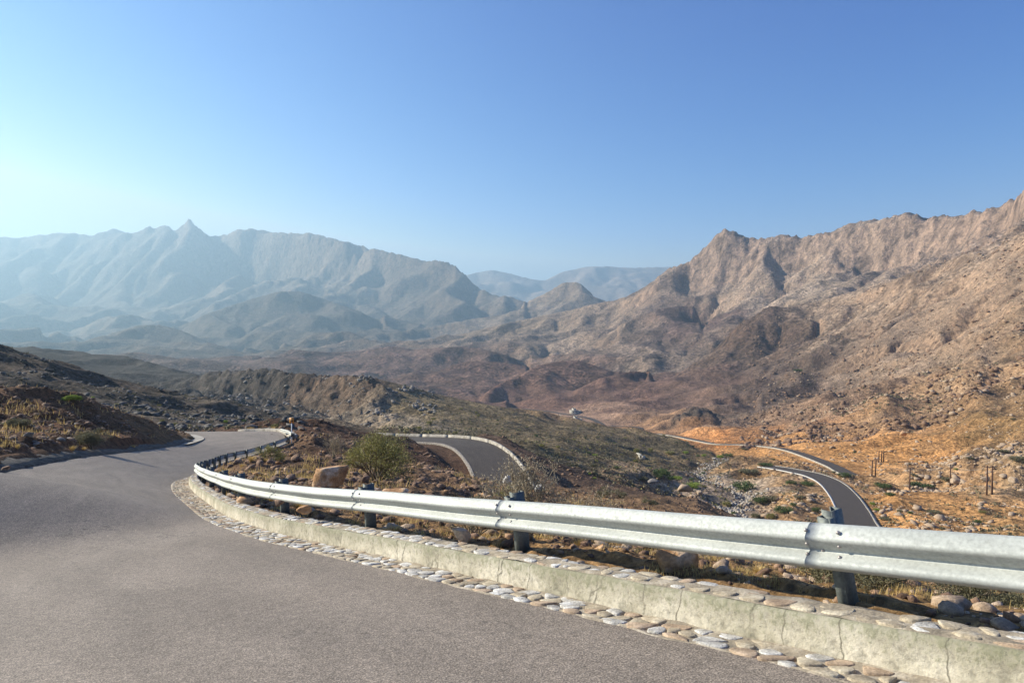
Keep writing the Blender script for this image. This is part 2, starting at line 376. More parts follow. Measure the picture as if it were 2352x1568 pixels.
ridge([(95, 778, 4500), (130, 760, 4550), (170, 778, 4500)], 12, 1.06)
ridge([(400, 762, 4700), (470, 722, 4900), (560, 692, 5100), (640, 669, 5300), (690, 669, 5300), (760, 692, 5200), (830, 716, 5000), (880, 745, 4800)], 22, 1.1)
ridge([(180, 790, 3700), (240, 768, 3800), (320, 747, 3900), (370, 746, 3900), (420, 760, 3850), (480, 785, 3700), (560, 812, 3500)], 20, 1.1)
ridge([(950, 760, 4400), (1030, 742, 4500), (1100, 730, 4600), (1200, 715, 4700)], 14, 1.08)
ridge([(640, 790, 3600), (720, 765, 3700), (800, 760, 3700), (860, 785, 3600)], 14, 1.08)
px([(0, 815, 3000), (200, 822, 2800), (400, 835, 2600), (560, 835, 2600)])
ridge([(1190, 705, 4700), (1213, 692, 4700), (1256, 672, 4700), (1276, 660, 4700), (1293, 649, 4700), (1328, 648, 4700), (1338, 655, 4700), (1350, 666, 4700), (1379, 692, 4700), (1420, 712, 4700)], 40, 1.15)
crF = [(900, 660, 13000), (1050, 640, 13000), (1085, 628, 13000), (1130, 620, 13000), (1170, 628, 13000), (1215, 640, 13000), (1250, 645, 13000), (1290, 625, 13000), (1350, 612, 13000), (1400, 612, 13000), (1440, 615, 13000), (1500, 614, 13000), (1560, 612, 13000), (1700, 620, 13000), (2200, 640, 13000)]
ridge(crF, 60, 1.1)
px([(700, 770, 9800), (1150, 750, 9500), (1500, 750, 9000), (2200, 750, 9000)])

def solve(C, M, wa, levels=7):
    Cs, Ms = [C], [M]
    for l in range(levels - 1):
        c, m = Cs[-1] * Ms[-1], Ms[-1]
        c = np.pad(c, ((0, c.shape[0] % 2), (0, c.shape[1] % 2))); m = np.pad(m, ((0, m.shape[0] % 2), (0, m.shape[1] % 2)))
        cs = c[::2, ::2] + c[1::2, ::2] + c[::2, 1::2] + c[1::2, 1::2]; ms = m[::2, ::2] + m[1::2, ::2] + m[::2, 1::2] + m[1::2, 1::2]
        Ms.append((ms > 0).astype(float)); Cs.append(np.where(ms > 0, cs / np.maximum(ms, 1e-9), 0))
    X = None
    its = [40, 60, 100, 160, 250, 400, 500]
    for l in reversed(range(levels)):
        c, m = Cs[l].astype(np.float32), Ms[l] > 0
        if X is None: X = np.full(c.shape, c[m].mean(), np.float32)
        else:
            X = np.repeat(np.repeat(X, 2, 0), 2, 1)[:c.shape[0], :c.shape[1]]
        X = np.where(m, c, X)
        for k in range(its[min(l, 6)]):
            P = np.pad(X, 1, mode='edge')
            N = (wa * (P[:-2, 1:-1] + P[2:, 1:-1]) + (P[1:-1, :-2] + P[1:-1, 2:])) / (2 * wa + 2)
            X = np.where(m, c, N)
    return X
H0 = solve(C, Mk, (DL / DA) ** 2)
# a tone lighter on the creases: blend with a blurred copy away from fixed lines
def blur(X, n):
    for _ in range(n):
        P = np.pad(X, 1, mode='edge')
        X = .25 * X + .125 * (P[:-2, 1:-1] + P[2:, 1:-1] + P[1:-1, :-2] + P[1:-1, 2:]) + .0625 * (P[:-2, :-2] + P[2:, 2:] + P[2:, :-2] + P[:-2, 2:])
    return X
A2, L2 = np.meshgrid(AZ, LR, indexing='ij')
RR = np.exp(L2)
free = 1 - np.clip(blur(FIX.astype(np.float32), 6) * 8, 0, 1)
# roughness and colour controls: (px, depth, rgb, roughness)
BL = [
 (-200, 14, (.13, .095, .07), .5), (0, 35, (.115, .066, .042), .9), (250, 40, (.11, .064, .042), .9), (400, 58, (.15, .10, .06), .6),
 (600, 20, (.17, .125, .09), .7), (600, 45, (.16, .11, .08), .8), (760, 30, (.16, .11, .078), .9), (680, 84, (.085, .05, .036), .7), (850, 70, (.10, .062, .045), .8), (850, 95, (.075, .045, .032), .6),  # knoll entries: shade of its side away from sun put into the reddish colour
 (1000, 30, (.17, .115, .08), .8), (1000, 78, (.08, .048, .034), .7), (1200, 15, (.27, .18, .10), .5), (1600, 8, (.30, .205, .115), .5), (2200, 7, (.30, .21, .11), .5),  # second entry carries the knoll's painted shade too
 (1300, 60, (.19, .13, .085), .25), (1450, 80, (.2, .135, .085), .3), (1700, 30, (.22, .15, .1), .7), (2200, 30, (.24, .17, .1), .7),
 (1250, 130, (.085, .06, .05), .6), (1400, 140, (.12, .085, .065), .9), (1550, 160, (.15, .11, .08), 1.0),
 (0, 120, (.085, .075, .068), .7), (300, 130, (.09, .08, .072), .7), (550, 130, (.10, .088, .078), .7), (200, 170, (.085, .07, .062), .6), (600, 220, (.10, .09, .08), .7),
 (120, 850, (.045, .043, .04), .3), (430, 650, (.055, .05, .045), .35), (280, 760, (.05, .046, .042), .3),  # second left ridge: shade of its averted face put into the dark colour
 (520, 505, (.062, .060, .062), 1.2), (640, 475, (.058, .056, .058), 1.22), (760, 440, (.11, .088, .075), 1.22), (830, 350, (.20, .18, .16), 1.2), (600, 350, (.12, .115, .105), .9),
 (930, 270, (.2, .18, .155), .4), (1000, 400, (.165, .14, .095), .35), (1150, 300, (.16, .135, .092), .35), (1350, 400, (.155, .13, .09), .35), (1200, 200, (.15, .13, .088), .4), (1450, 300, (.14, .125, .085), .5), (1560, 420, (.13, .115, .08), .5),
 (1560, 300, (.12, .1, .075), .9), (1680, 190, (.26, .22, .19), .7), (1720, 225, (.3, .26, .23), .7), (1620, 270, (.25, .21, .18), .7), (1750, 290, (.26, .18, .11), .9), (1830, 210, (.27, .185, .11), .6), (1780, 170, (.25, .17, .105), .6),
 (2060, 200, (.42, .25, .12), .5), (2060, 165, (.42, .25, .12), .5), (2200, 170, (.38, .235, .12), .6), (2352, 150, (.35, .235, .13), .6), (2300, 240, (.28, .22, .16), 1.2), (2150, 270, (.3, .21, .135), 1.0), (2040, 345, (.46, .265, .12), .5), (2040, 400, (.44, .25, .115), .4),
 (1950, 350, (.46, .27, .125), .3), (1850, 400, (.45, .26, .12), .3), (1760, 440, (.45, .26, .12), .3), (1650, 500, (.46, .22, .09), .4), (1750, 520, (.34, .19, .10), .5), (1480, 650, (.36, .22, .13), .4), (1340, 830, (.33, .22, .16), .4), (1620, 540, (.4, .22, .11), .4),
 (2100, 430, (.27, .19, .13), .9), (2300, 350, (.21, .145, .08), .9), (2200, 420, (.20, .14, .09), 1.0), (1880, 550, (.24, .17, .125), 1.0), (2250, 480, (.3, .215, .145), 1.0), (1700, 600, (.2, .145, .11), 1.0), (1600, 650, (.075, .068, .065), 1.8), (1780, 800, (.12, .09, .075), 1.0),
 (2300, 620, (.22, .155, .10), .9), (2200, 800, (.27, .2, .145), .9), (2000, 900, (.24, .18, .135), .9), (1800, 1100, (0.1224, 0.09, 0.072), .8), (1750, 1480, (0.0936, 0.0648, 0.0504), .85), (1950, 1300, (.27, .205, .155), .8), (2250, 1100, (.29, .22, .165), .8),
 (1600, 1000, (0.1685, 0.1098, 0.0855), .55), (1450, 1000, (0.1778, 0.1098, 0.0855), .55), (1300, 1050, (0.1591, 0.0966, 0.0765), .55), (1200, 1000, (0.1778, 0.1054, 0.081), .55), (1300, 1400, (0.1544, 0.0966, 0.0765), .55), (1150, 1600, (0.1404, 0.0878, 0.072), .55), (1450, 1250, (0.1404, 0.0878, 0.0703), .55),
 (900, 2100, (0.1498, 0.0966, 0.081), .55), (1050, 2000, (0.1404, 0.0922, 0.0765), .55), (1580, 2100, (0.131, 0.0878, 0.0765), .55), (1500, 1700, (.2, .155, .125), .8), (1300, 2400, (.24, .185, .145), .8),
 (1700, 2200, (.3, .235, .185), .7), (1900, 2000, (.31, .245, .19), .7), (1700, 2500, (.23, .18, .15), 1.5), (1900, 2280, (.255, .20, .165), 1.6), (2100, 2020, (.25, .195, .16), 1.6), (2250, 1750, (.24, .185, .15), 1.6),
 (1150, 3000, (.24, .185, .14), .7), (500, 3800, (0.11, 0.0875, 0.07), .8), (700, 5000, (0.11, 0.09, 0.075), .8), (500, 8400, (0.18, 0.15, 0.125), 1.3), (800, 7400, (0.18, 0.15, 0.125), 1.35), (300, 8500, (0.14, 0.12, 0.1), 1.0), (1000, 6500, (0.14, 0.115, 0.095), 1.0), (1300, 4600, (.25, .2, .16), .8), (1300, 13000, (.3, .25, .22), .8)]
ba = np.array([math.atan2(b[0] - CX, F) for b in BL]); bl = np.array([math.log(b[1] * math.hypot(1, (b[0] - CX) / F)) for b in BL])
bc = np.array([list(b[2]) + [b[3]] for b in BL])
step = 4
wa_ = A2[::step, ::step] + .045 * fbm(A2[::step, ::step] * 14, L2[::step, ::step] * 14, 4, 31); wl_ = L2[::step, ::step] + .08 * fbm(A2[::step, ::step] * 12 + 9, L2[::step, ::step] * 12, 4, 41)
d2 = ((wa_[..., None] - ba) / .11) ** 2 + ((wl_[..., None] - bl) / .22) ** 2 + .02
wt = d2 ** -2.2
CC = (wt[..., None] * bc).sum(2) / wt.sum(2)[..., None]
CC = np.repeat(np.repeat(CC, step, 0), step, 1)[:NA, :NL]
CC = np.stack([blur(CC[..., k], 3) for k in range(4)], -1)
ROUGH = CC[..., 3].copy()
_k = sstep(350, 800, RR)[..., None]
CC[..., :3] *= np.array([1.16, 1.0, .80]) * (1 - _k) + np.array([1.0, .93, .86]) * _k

# ---- erosion on the part beyond 150 m
def erode(H, Rr, fix, iters, K):
    na, nl = H.shape; N = na * nl
    idx = np.arange(N).reshape(na, nl)
    cell = (Rr * DL)
    area0 = (Rr ** 2).ravel()
    offs = [(-1, 0, 1), (1, 0, 1), (0, -1, 1), (0, 1, 1), (-1, -1, 1.414), (1, 1, 1.414), (-1, 1, 1.414), (1, -1, 1.414)]
    fixr = fix.ravel()
    for it in range(iters):
        P = np.pad(H, 1, mode='constant', constant_values=1e9); Ip = np.pad(idx, 1, mode='edge')
        best = np.zeros((na, nl)); rec = idx.copy()
        for (a, b, dd) in offs:
            s = (H - P[1 + a:1 + a + na, 1 + b:1 + b + nl]) / (dd * cell)
            m = s > best; best[m] = s[m]; rec[m] = Ip[1 + a:1 + a + na, 1 + b:1 + b + nl][m]
        order = np.argsort(-H.ravel(), kind='stable')
        recl = rec.ravel().tolist(); acc = area0.tolist(); ol = order.tolist()
        for i in ol:
            r = recl[i]
            if r != i: acc[r] += acc[i]
        Fv = np.minimum(K * np.sqrt(np.array(acc)) / Rr.ravel(), 1.5)
        Fv[fixr] = 0
        Fl = Fv.tolist(); h = H.ravel().tolist()
        for i in reversed(ol):
            r = recl[i]
            if r != i:
                f = Fl[i]
                if f: h[i] = (h[i] + f * h[r]) / (1 + f)
        H = np.array(h).reshape(na, nl)
        H = np.where(fix, H, .78 * H + .22 * blur(H, 1))
    return H
l0 = int((math.log(110) - LR[0]) / DL)
Hc = H0[::2, l0:].astype(float); Rc_ = RR[::2, l0:]
nz = fbm(A2[::2, l0:] * 7, L2[::2, l0:] * 7, 4, 3) * .013 + (ridged(A2[::2, l0:] * 10, L2[::2, l0:] * 10, 3, 11) - .8) * .012
fixc = (blur(FIX.astype(np.float32), 1) > 0.1)[::2, l0:]
Hs = Hc + nz * Rc_ * np.where(fixc, 0, 1) * free[::2, l0:] * np.clip(ROUGH[::2, l0:], .35, 1)
He = erode(Hs, Rc_, fixc, 12, .03)
De = He - Hc
De = np.repeat(De, 2, 0)[:NA]
De = .5 * De + .25 * (np.roll(De, 1, 0) + np.roll(De, -1, 0)); 
HH = H0.astype(float)
HH[:, l0:] += De * sstep(110, 190, RR[:, l0:])
print("erosion done", time.time() - T0)

# the dark cliff ridge keeps its steep wall: less gullied, more broken
PXg = CX + F * np.tan(A2); cm = sstep(455, 480, PXg) * (1 - sstep(860, 900, PXg)) * sstep(math.log(310), math.log(350), L2) * (1 - sstep(math.log(575), math.log(640), L2))
brk = fbm(A2 * 22 + 3, L2 * 22, 5, 131, .62) * .0075 + (ridged(A2 * 55 + .8 * fbm(A2 * 40, L2 * 40, 3, 133), L2 * 38, 4, 135) - .8) * .0028
HH = HH * (1 - .75 * cm) + (H0 + brk * RR) * .75 * cm
# cliffs: flute the steep faces by shifting the sampling along the radius
# finer rock relief, size proportional to distance
det = (ridged(A2 * 38, L2 * 38, 5, 21) - .75)
det2 = fbm(A2 * 120, L2 * 120, 3, 61)
slope = np.abs(np.gradient(HH, axis=1) / DL) / RR
steep = sstep(.45, 1.1, blur(slope, 2))
amp = np.where(RR > 120, 1, RR / 120) 
fr2 = free * sstep(6, 40, RR)
smallscale = np.clip(60 / RR, .0, 1)
cliffm = sstep(1.15, 1.5, ROUGH)
HH += fr2 * RR * (ROUGH * det2 * .0008 + (ROUGH ** 2) * det * .0011 + cliffm * ((ridged(A2 * 62 + 1.1 * fbm(A2 * 30, L2 * 20, 3, 77), L2 * 30, 4, 23) - .75) * .0013 + fbm(A2 * 26, L2 * 20, 5, 29, .6) * .0042))
near = (1 - sstep(60, 200, RR)) * free
XX = np.sin(A2) * RR; YY = np.cos(A2) * RR
nmask = near > .01
dn = np.zeros_like(HH)
dn[nmask] = fbm(XX[nmask] * .35, YY[nmask] * .35, 5, 81) * .28 * np.clip(RR[nmask] / 18, .12, 1) + fbm(XX[nmask] * 2.2, YY[nmask] * 2.2, 4, 91) * .06 * np.clip(RR[nmask] / 9, .3, 1)
HH += dn * near

def match(crest, lo=.80, hi=1.12, width=.10, sm=5):
    """nudge a crest so that the skyline stands at the height measured for it"""
    cp = np.array(crest); a = np.arctan((cp[:, 0] - CX) / F); o = np.argsort(a)
    inside = (AZ >= a.min()) & (AZ <= a.max())
    pxx = CX + F * np.tan(AZ)
    et = -(np.interp(pxx, cp[o, 0], cp[o, 1]) - CY) / F * np.cos(AZ)      # elevation tangent on the true range
    rc = np.interp(pxx, cp[o, 0], cp[o, 2]) / np.cos(AZ)
    el = HH / RR
    win = (RR > lo * rc[:, None]) & (RR < hi * rc[:, None])
    ea = np.where(win, el, -9).max(1)
    d = np.where(inside, et - ea, 0)
    ds = np.convolve(np.pad(d, sm, mode='edge'), np.ones(2 * sm + 1) / (2 * sm + 1), 'same')[sm:-sm]
    HH[:] += (ds * inside)[:, None] * RR * np.exp(-((L2 - np.log(rc)[:, None]) / width) ** 2)
skyl = (crL, crR, crF)
for cr in sorted(RIDGES, key=lambda q: -max(p_[2] for p_ in q)):
    big = any(cr is k_ for k_ in skyl)
    for _ in range(2): match(cr, .93, 1.07, .075 if big else .05, 3 if big else 2)
match([(0, 790, 170), (72, 815, 175), (144, 830, 180), (216, 855, 186), (288, 876, 192), (360, 891, 198), (432, 903, 205), (540, 927, 215), (620, 948, 225)], .85, 1.1, .08)
def bed(rc, hw, fade, dz):
    global HH
    x, y, z = rc[:, 0], rc[:, 1], rc[:, 2]
    ra = np.arctan2(x, y); rr = np.hypot(x, y)
    m = (A2 > ra.min() - .1) & (A2 < ra.max() + .1) & (RR > rr.min() * .85) & (RR < rr.max() * 1.12)
    qx, qy = XX[m], YY[m]
    best = np.full(qx.shape, 1e9); bz = np.zeros(qx.shape)
    for i in range(len(rc) - 1):
        ax, ay = x[i], y[i]; bx, by = x[i + 1] - ax, y[i + 1] - ay
        t = np.clip(((qx - ax) * bx + (qy - ay) * by) / (bx * bx + by * by + 1e-9), 0, 1)
        d = np.hypot(qx - ax - t * bx, qy - ay - t * by)
        k = d < best; best[k] = d[k]; bz[k] = (z[i] + t * (z[i + 1] - z[i]))[k]
    wgt = 1 - sstep(hw, hw + fade, best)
    HH[m] = HH[m] * (1 - wgt) + (bz - dz) * wgt
bed(road2_c, 5.6, 5, .25); bed(road3_c, 5.6, 8, .3); bed(road4_c, 5.6, 10, .35)
def clear_road():
    m = (np.abs(XX) < 40) & (YY < 84) & (RR < 90)
    ii = np.argwhere(m); qx, qy = XX[m], YY[m]; hz = HH[m]
    A, B = LC[:, :2], RC[:, :2]; best = np.full(qx.shape, 1e9); zr = np.zeros(qx.shape)
    for i in range(len(LC)):
        ab = B[i] - A[i]; l2 = (ab ** 2).sum(); t = ((qx - A[i, 0]) * ab[0] + (qy - A[i, 1]) * ab[1]) / l2
        tc = np.clip(t, 0, 1); d = np.hypot(qx - A[i, 0] - tc * ab[0], qy - A[i, 1] - tc * ab[1])
        k = d < best; best[k] = d[k]; zr[k] = (LC[i, 2] + tc * (RC[i, 2] - LC[i, 2]))[k]
    ok = best < .45
    hz[ok] = np.minimum(hz[ok], zr[ok] - .16); HH[m] = hz
clear_road()
def ground_z(x, y):
    a = (math.atan2(x, y) - AZ[0]) / DA; l = (math.log(math.hypot(x, y)) - LR[0]) / DL
    i = int(min(max(a, 0), NA - 2)); j = int(min(max(l, 0), NL - 2)); u = min(max(a - i, 0), 1); v = min(max(l - j, 0), 1)
    return float(HH[i, j] * (1 - u) * (1 - v) + HH[i + 1, j] * u * (1 - v) + HH[i, j + 1] * (1 - u) * v + HH[i + 1, j + 1] * u * v)
def ground_zv(x, y):
    a = np.clip((np.arctan2(x, y) - AZ[0]) / DA, 0, NA - 1.001); l = np.clip((np.log(np.hypot(x, y)) - LR[0]) / DL, 0, NL - 1.001)
    i = a.astype(int); j = l.astype(int); u = a - i; v = l - j
    return HH[i, j] * (1 - u) * (1 - v) + HH[i + 1, j] * u * (1 - v) + HH[i, j + 1] * (1 - u) * v + HH[i + 1, j + 1] * u * v
def hit(px_, py_, d0, d1):
    """first point of the terrain seen through a photo pixel between two distances"""
    d = np.exp(np.linspace(math.log(d0), math.log(d1), 600))
    x = (px_ - CX) / F * d; z = -(py_ - CY) / F * d
    g = ground_zv(x, d) - z
    k = np.argmax(g > 0) if (g > 0).any() else int(np.argmax(g / d))
    return np.array([x[k], d[k], ground_z(x[k], d[k])])

# ------------------------------------------------------------------ materials
def newmat(name):
    m = bpy.data.materials.new(name); m.use_nodes = True
    n = m.node_tree; n.nodes.clear()
    out = n.nodes.new("ShaderNodeOutputMaterial"); b = n.nodes.new("ShaderNodeBsdfPrincipled")
    n.links.new(b.outputs[0], out.inputs[0])
    return m, n, b
def N(n, t, **kw):
    x = n.nodes.new(t)
    for k, v in kw.items():
        if k.startswith('i_'):
            key = k[2:]; key = int(key) if key.isdigit() else key.replace('_', ' ')
            x.inputs[key].default_value = v
        else: setattr(x, k, v)
    return x
def noise_n(n, co, scale, detail=6, rough=.55, dist=0):
    x = N(n, "ShaderNodeTexNoise"); x.inputs['Scale'].default_value = scale; x.inputs['Detail'].default_value = detail
    x.inputs['Roughness'].default_value = rough; x.inputs['Distortion'].default_value = dist
    if co is not None: n.links.new(co, x.inputs['Vector'])
    return x.outputs['Fac']
def ramp(n, fac, stops):
    x = N(n, "ShaderNodeValToRGB"); cr = x.color_ramp
    while len(cr.elements) < len(stops): cr.elements.new(.5)
    for e, (p, c) in zip(cr.elements, stops): e.position = p; e.color = (c[0], c[1], c[2], 1) if not isinstance(c, (int, float)) else (c, c, c, 1)
    n.links.new(fac, x.inputs[0]); return x.outputs[0]
def mul(n, a, b, fac=1.0, mode='MULTIPLY'):
    x = N(n, "ShaderNodeMix", data_type='RGBA', blend_type=mode); x.inputs[0].default_value = fac if isinstance(fac, (int, float)) else 0
    if not isinstance(fac, (int, float)): n.links.new(fac, x.inputs[0])
    for s, k in ((a, 6), (b, 7)):
        if isinstance(s, tuple): x.inputs[k].default_value = (*s, 1)
        else: n.links.new(s, x.inputs[k])
    return x.outputs[2]
def bump(n, h, dist, strength=1.0, prev=None):
    x = N(n, "ShaderNodeBump"); x.inputs['Distance'].default_value = dist; x.inputs['Strength'].default_value = strength
    n.links.new(h, x.inputs['Height'])
    if prev is not None: n.links.new(prev, x.inputs['Normal'])
    return x.outputs[0]
def math_n(n, op, a, b=None):
    x = N(n, "ShaderNodeMath", operation=op)
    for k, s in enumerate((a, b)):
        if s is None: continue
        if isinstance(s, (int, float)): x.inputs[k].default_value = s
        else: n.links.new(s, x.inputs[k])
    return x.outputs[0]

def terrain_mat(name, s_big, s_mid, s_fine, bd, shrub=0.0):
    m, n, b = newmat(name)
    geo = N(n, "ShaderNodeNewGeometry"); pos = geo.outputs['Position']
    at = N(n, "ShaderNodeAttribute", attribute_name="col")
    sep = N(n, "ShaderNodeSeparateXYZ"); n.links.new(geo.outputs['True Normal'], sep.inputs[0])
    mp = N(n, "ShaderNodeMapping"); mp.inputs['Scale'].default_value = (1, 1, 1.2); n.links.new(pos, mp.inputs['Vector'])
    nb = noise_n(n, pos, s_big, 8, .6, .4); nm = noise_n(n, mp.outputs[0], s_mid, 10, .62, .3); nf = noise_n(n, pos, s_fine, 8, .65)
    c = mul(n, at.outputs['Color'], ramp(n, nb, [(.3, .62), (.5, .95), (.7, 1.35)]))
    c = mul(n, c, ramp(n, nm, [(.32, .55), (.5, .98), (.66, 1.4)]))
    c = mul(n, c, ramp(n, nf, [(.36, .42), (.5, .98), (.61, 1.6)]))
    # steep faces show paler banded rock
    steep = ramp(n, sep.outputs[2], [(.60, 1.0), (.82, 0.0)])
    mp2 = N(n, "ShaderNodeMapping"); mp2.inputs['Scale'].default_value = (1.5, 1.5, .42); mp2.inputs['Rotation'].default_value = (.12, .2, 0); n.links.new(pos, mp2.inputs['Vector'])
    ns = noise_n(n, mp2.outputs[0], s_mid * .8, 8, .6, .6)
    rock = mul(n, at.outputs['Color'], ramp(n, ns, [(.34, (.45, .42, .40)), (.5, (1.05, 1.0, .97)), (.64, (1.6, 1.48, 1.38))]))
    rock = mul(n, rock, ramp(n, nf, [(.35, .7), (.6, 1.2)]))
    c = mul(n, c, rock, steep, 'MIX')
    # scattered dark stones and low scrub seen as specks
    vo = N(n, "ShaderNodeTexVoronoi"); vo.inputs['Scale'].default_value = s_fine * .5; n.links.new(pos, vo.inputs['Vector'])
    sp = ramp(n, vo.outputs['Distance'], [(.14, 1.0), (.26, 0.0)])
    sp = math_n(n, 'MULTIPLY', sp, ramp(n, nm, [(.42, 0.0), (.58, .8)]))
    c = mul(n, c, (.055, .045, .035), sp, 'MIX')
    n.links.new(c, b.inputs['Base Color'])
    b.inputs['Roughness'].default_value = .95
    b.inputs['Specular IOR Level'].default_value = .15
    h1 = bump(n, nm, bd * 1.0, .9); h2 = bump(n, nf, bd * .22, .9, h1)
    n.links.new(h2, b.inputs['Normal'])
    return m
M_near = terrain_mat("near_ground", .25, 1.4, 9.0, .35)
M_mid = terrain_mat("mid_slopes", .03, .16, .8, 3.2)
M_far = terrain_mat("far_mountains", .005, .03, .16, 16)

def terrain(name, la, lb, mat, sa=1):
    j0 = int((math.log(la) - LR[0]) / DL) if la else 0; j1 = int((math.log(lb) - LR[0]) / DL) + 1 if lb else NL
    sl = (slice(0, NA, sa), slice(j0, j1))
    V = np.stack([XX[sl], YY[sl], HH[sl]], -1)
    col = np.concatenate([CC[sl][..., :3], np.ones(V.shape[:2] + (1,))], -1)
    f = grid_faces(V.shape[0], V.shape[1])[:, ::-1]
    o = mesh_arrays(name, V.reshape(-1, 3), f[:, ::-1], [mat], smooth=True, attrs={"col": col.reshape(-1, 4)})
    tag(o, kind='structure'); return o
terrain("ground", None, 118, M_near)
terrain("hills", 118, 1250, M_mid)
terrain("mountains", 1250, None, M_far)
print("terrain built", time.time() - T0)

# ------------------------------------------------------------------ object materials
def asphalt_mat(name, base, uvs=True):
    m, n, b = newmat(name)
    geo = N(n, "ShaderNodeNewGeometry"); pos = geo.outputs['Position']
    at = N(n, "ShaderNodeAttribute", attribute_name="uvr")
    mp = N(n, "ShaderNodeMapping"); mp.inputs['Scale'].default_value = (9, .35, 1); n.links.new(at.outputs['Vector'], mp.inputs['Vector'])
    st = noise_n(n, mp.outputs[0], 1.0, 5, .55, .6)
    big = noise_n(n, pos, .35, 5, .6, .5)
    fine = noise_n(n, pos, 80, 3, .75)
    med = noise_n(n, pos, 14, 6, .7)
    c = mul(n, base, ramp(n, st, [(.3, .84), (.5, 1.0), (.7, 1.18)]))
    c = mul(n, c, ramp(n, big, [(.3, (.95, .94, .93)), (.7, (1.05, 1.05, 1.05))]))
    c = mul(n, c, ramp(n, med, [(.35, .82), (.62, 1.16)]))
    c = mul(n, c, ramp(n, fine, [(.34, .38), (.5, .92), (.62, 1.9)]))
    # hairline cracks
    vo = N(n, "ShaderNodeTexVoronoi", feature='DISTANCE_TO_EDGE'); vo.inputs['Scale'].default_value = .55
    wv = N(n, "ShaderNodeVectorMath", operation='ADD'); nn = N(n, "ShaderNodeTexNoise"); nn.inputs['Scale'].default_value = 3.5; nn.inputs['Detail'].default_value = 6
    n.links.new(pos, nn.inputs['Vector']); n.links.new(pos, wv.inputs[0]); n.links.new(nn.outputs['Color'], wv.inputs[1]); n.links.new(wv.outputs[0], vo.inputs['Vector'])
    ck = ramp(n, vo.outputs['Distance'], [(.0, 1.0), (.007, 0.0)])
    ck = math_n(n, 'MULTIPLY', ck, ramp(n, big, [(.52, 0.0), (.6, .75)]))
    c = mul(n, c, (.03, .027, .024), ck, 'MIX')
    n.links.new(c, b.inputs['Base Color']); b.inputs['Roughness'].default_value = .82; b.inputs['Specular IOR Level'].default_value = .35
    n.links.new(bump(n, fine, .006, .8, bump(n, med, .01, .5)), b.inputs['Normal'])
    return m
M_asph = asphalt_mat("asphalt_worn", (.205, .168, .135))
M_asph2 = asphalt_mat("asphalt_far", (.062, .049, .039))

def stone_mix(name, mortar, light, warm, scale, bd=.02):
    m, n, b = newmat(name)
    geo = N(n, "ShaderNodeNewGeometry"); pos = geo.outputs['Position']
    nz = noise_n(n, pos, scale, 8, .6); nf = noise_n(n, pos, scale * 9, 5, .6)
    c = ramp(n, nz, [(.34, mortar), (.5, warm), (.62, light)])
    c = mul(n, c, ramp(n, nf, [(.3, .62), (.65, 1.2)]))
    n.links.new(c, b.inputs['Base Color']); b.inputs['Roughness'].default_value = .9
    n.links.new(bump(n, nf, bd * .4, .8, bump(n, nz, bd, .8)), b.inputs['Normal'])
    return m
M_mortar = stone_mix("mortar", (.21, .175, .13), (.42, .36, .28), (.31, .255, .185), 5)
M_whitest = stone_mix("white_limestone", (.30, .28, .25), (.66, .64, .61), (.50, .47, .43), 7, .03)
M_tanst = stone_mix("tan_stone", (.24, .17, .115), (.50, .37, .26), (.36, .26, .175), 7)
M_orange = stone_mix("orange_rock", (.26, .12, .05), (.62, .45, .30), (.46, .25, .11), 2.6, .05)
M_brownst = stone_mix("brown_rock", (.09, .05, .03), (.33, .2, .12), (.19, .11, .066), 6, .03)
M_greyst = stone_mix("grey_rock", (.10, .09, .08), (.33, .29, .25), (.2, .17, .145), 5, .03)
M_farkerb = stone_mix("pale_kerb_concrete", (.22, .19, .15), (.48, .43, .36), (.36, .32, .265), 1.2, .02)

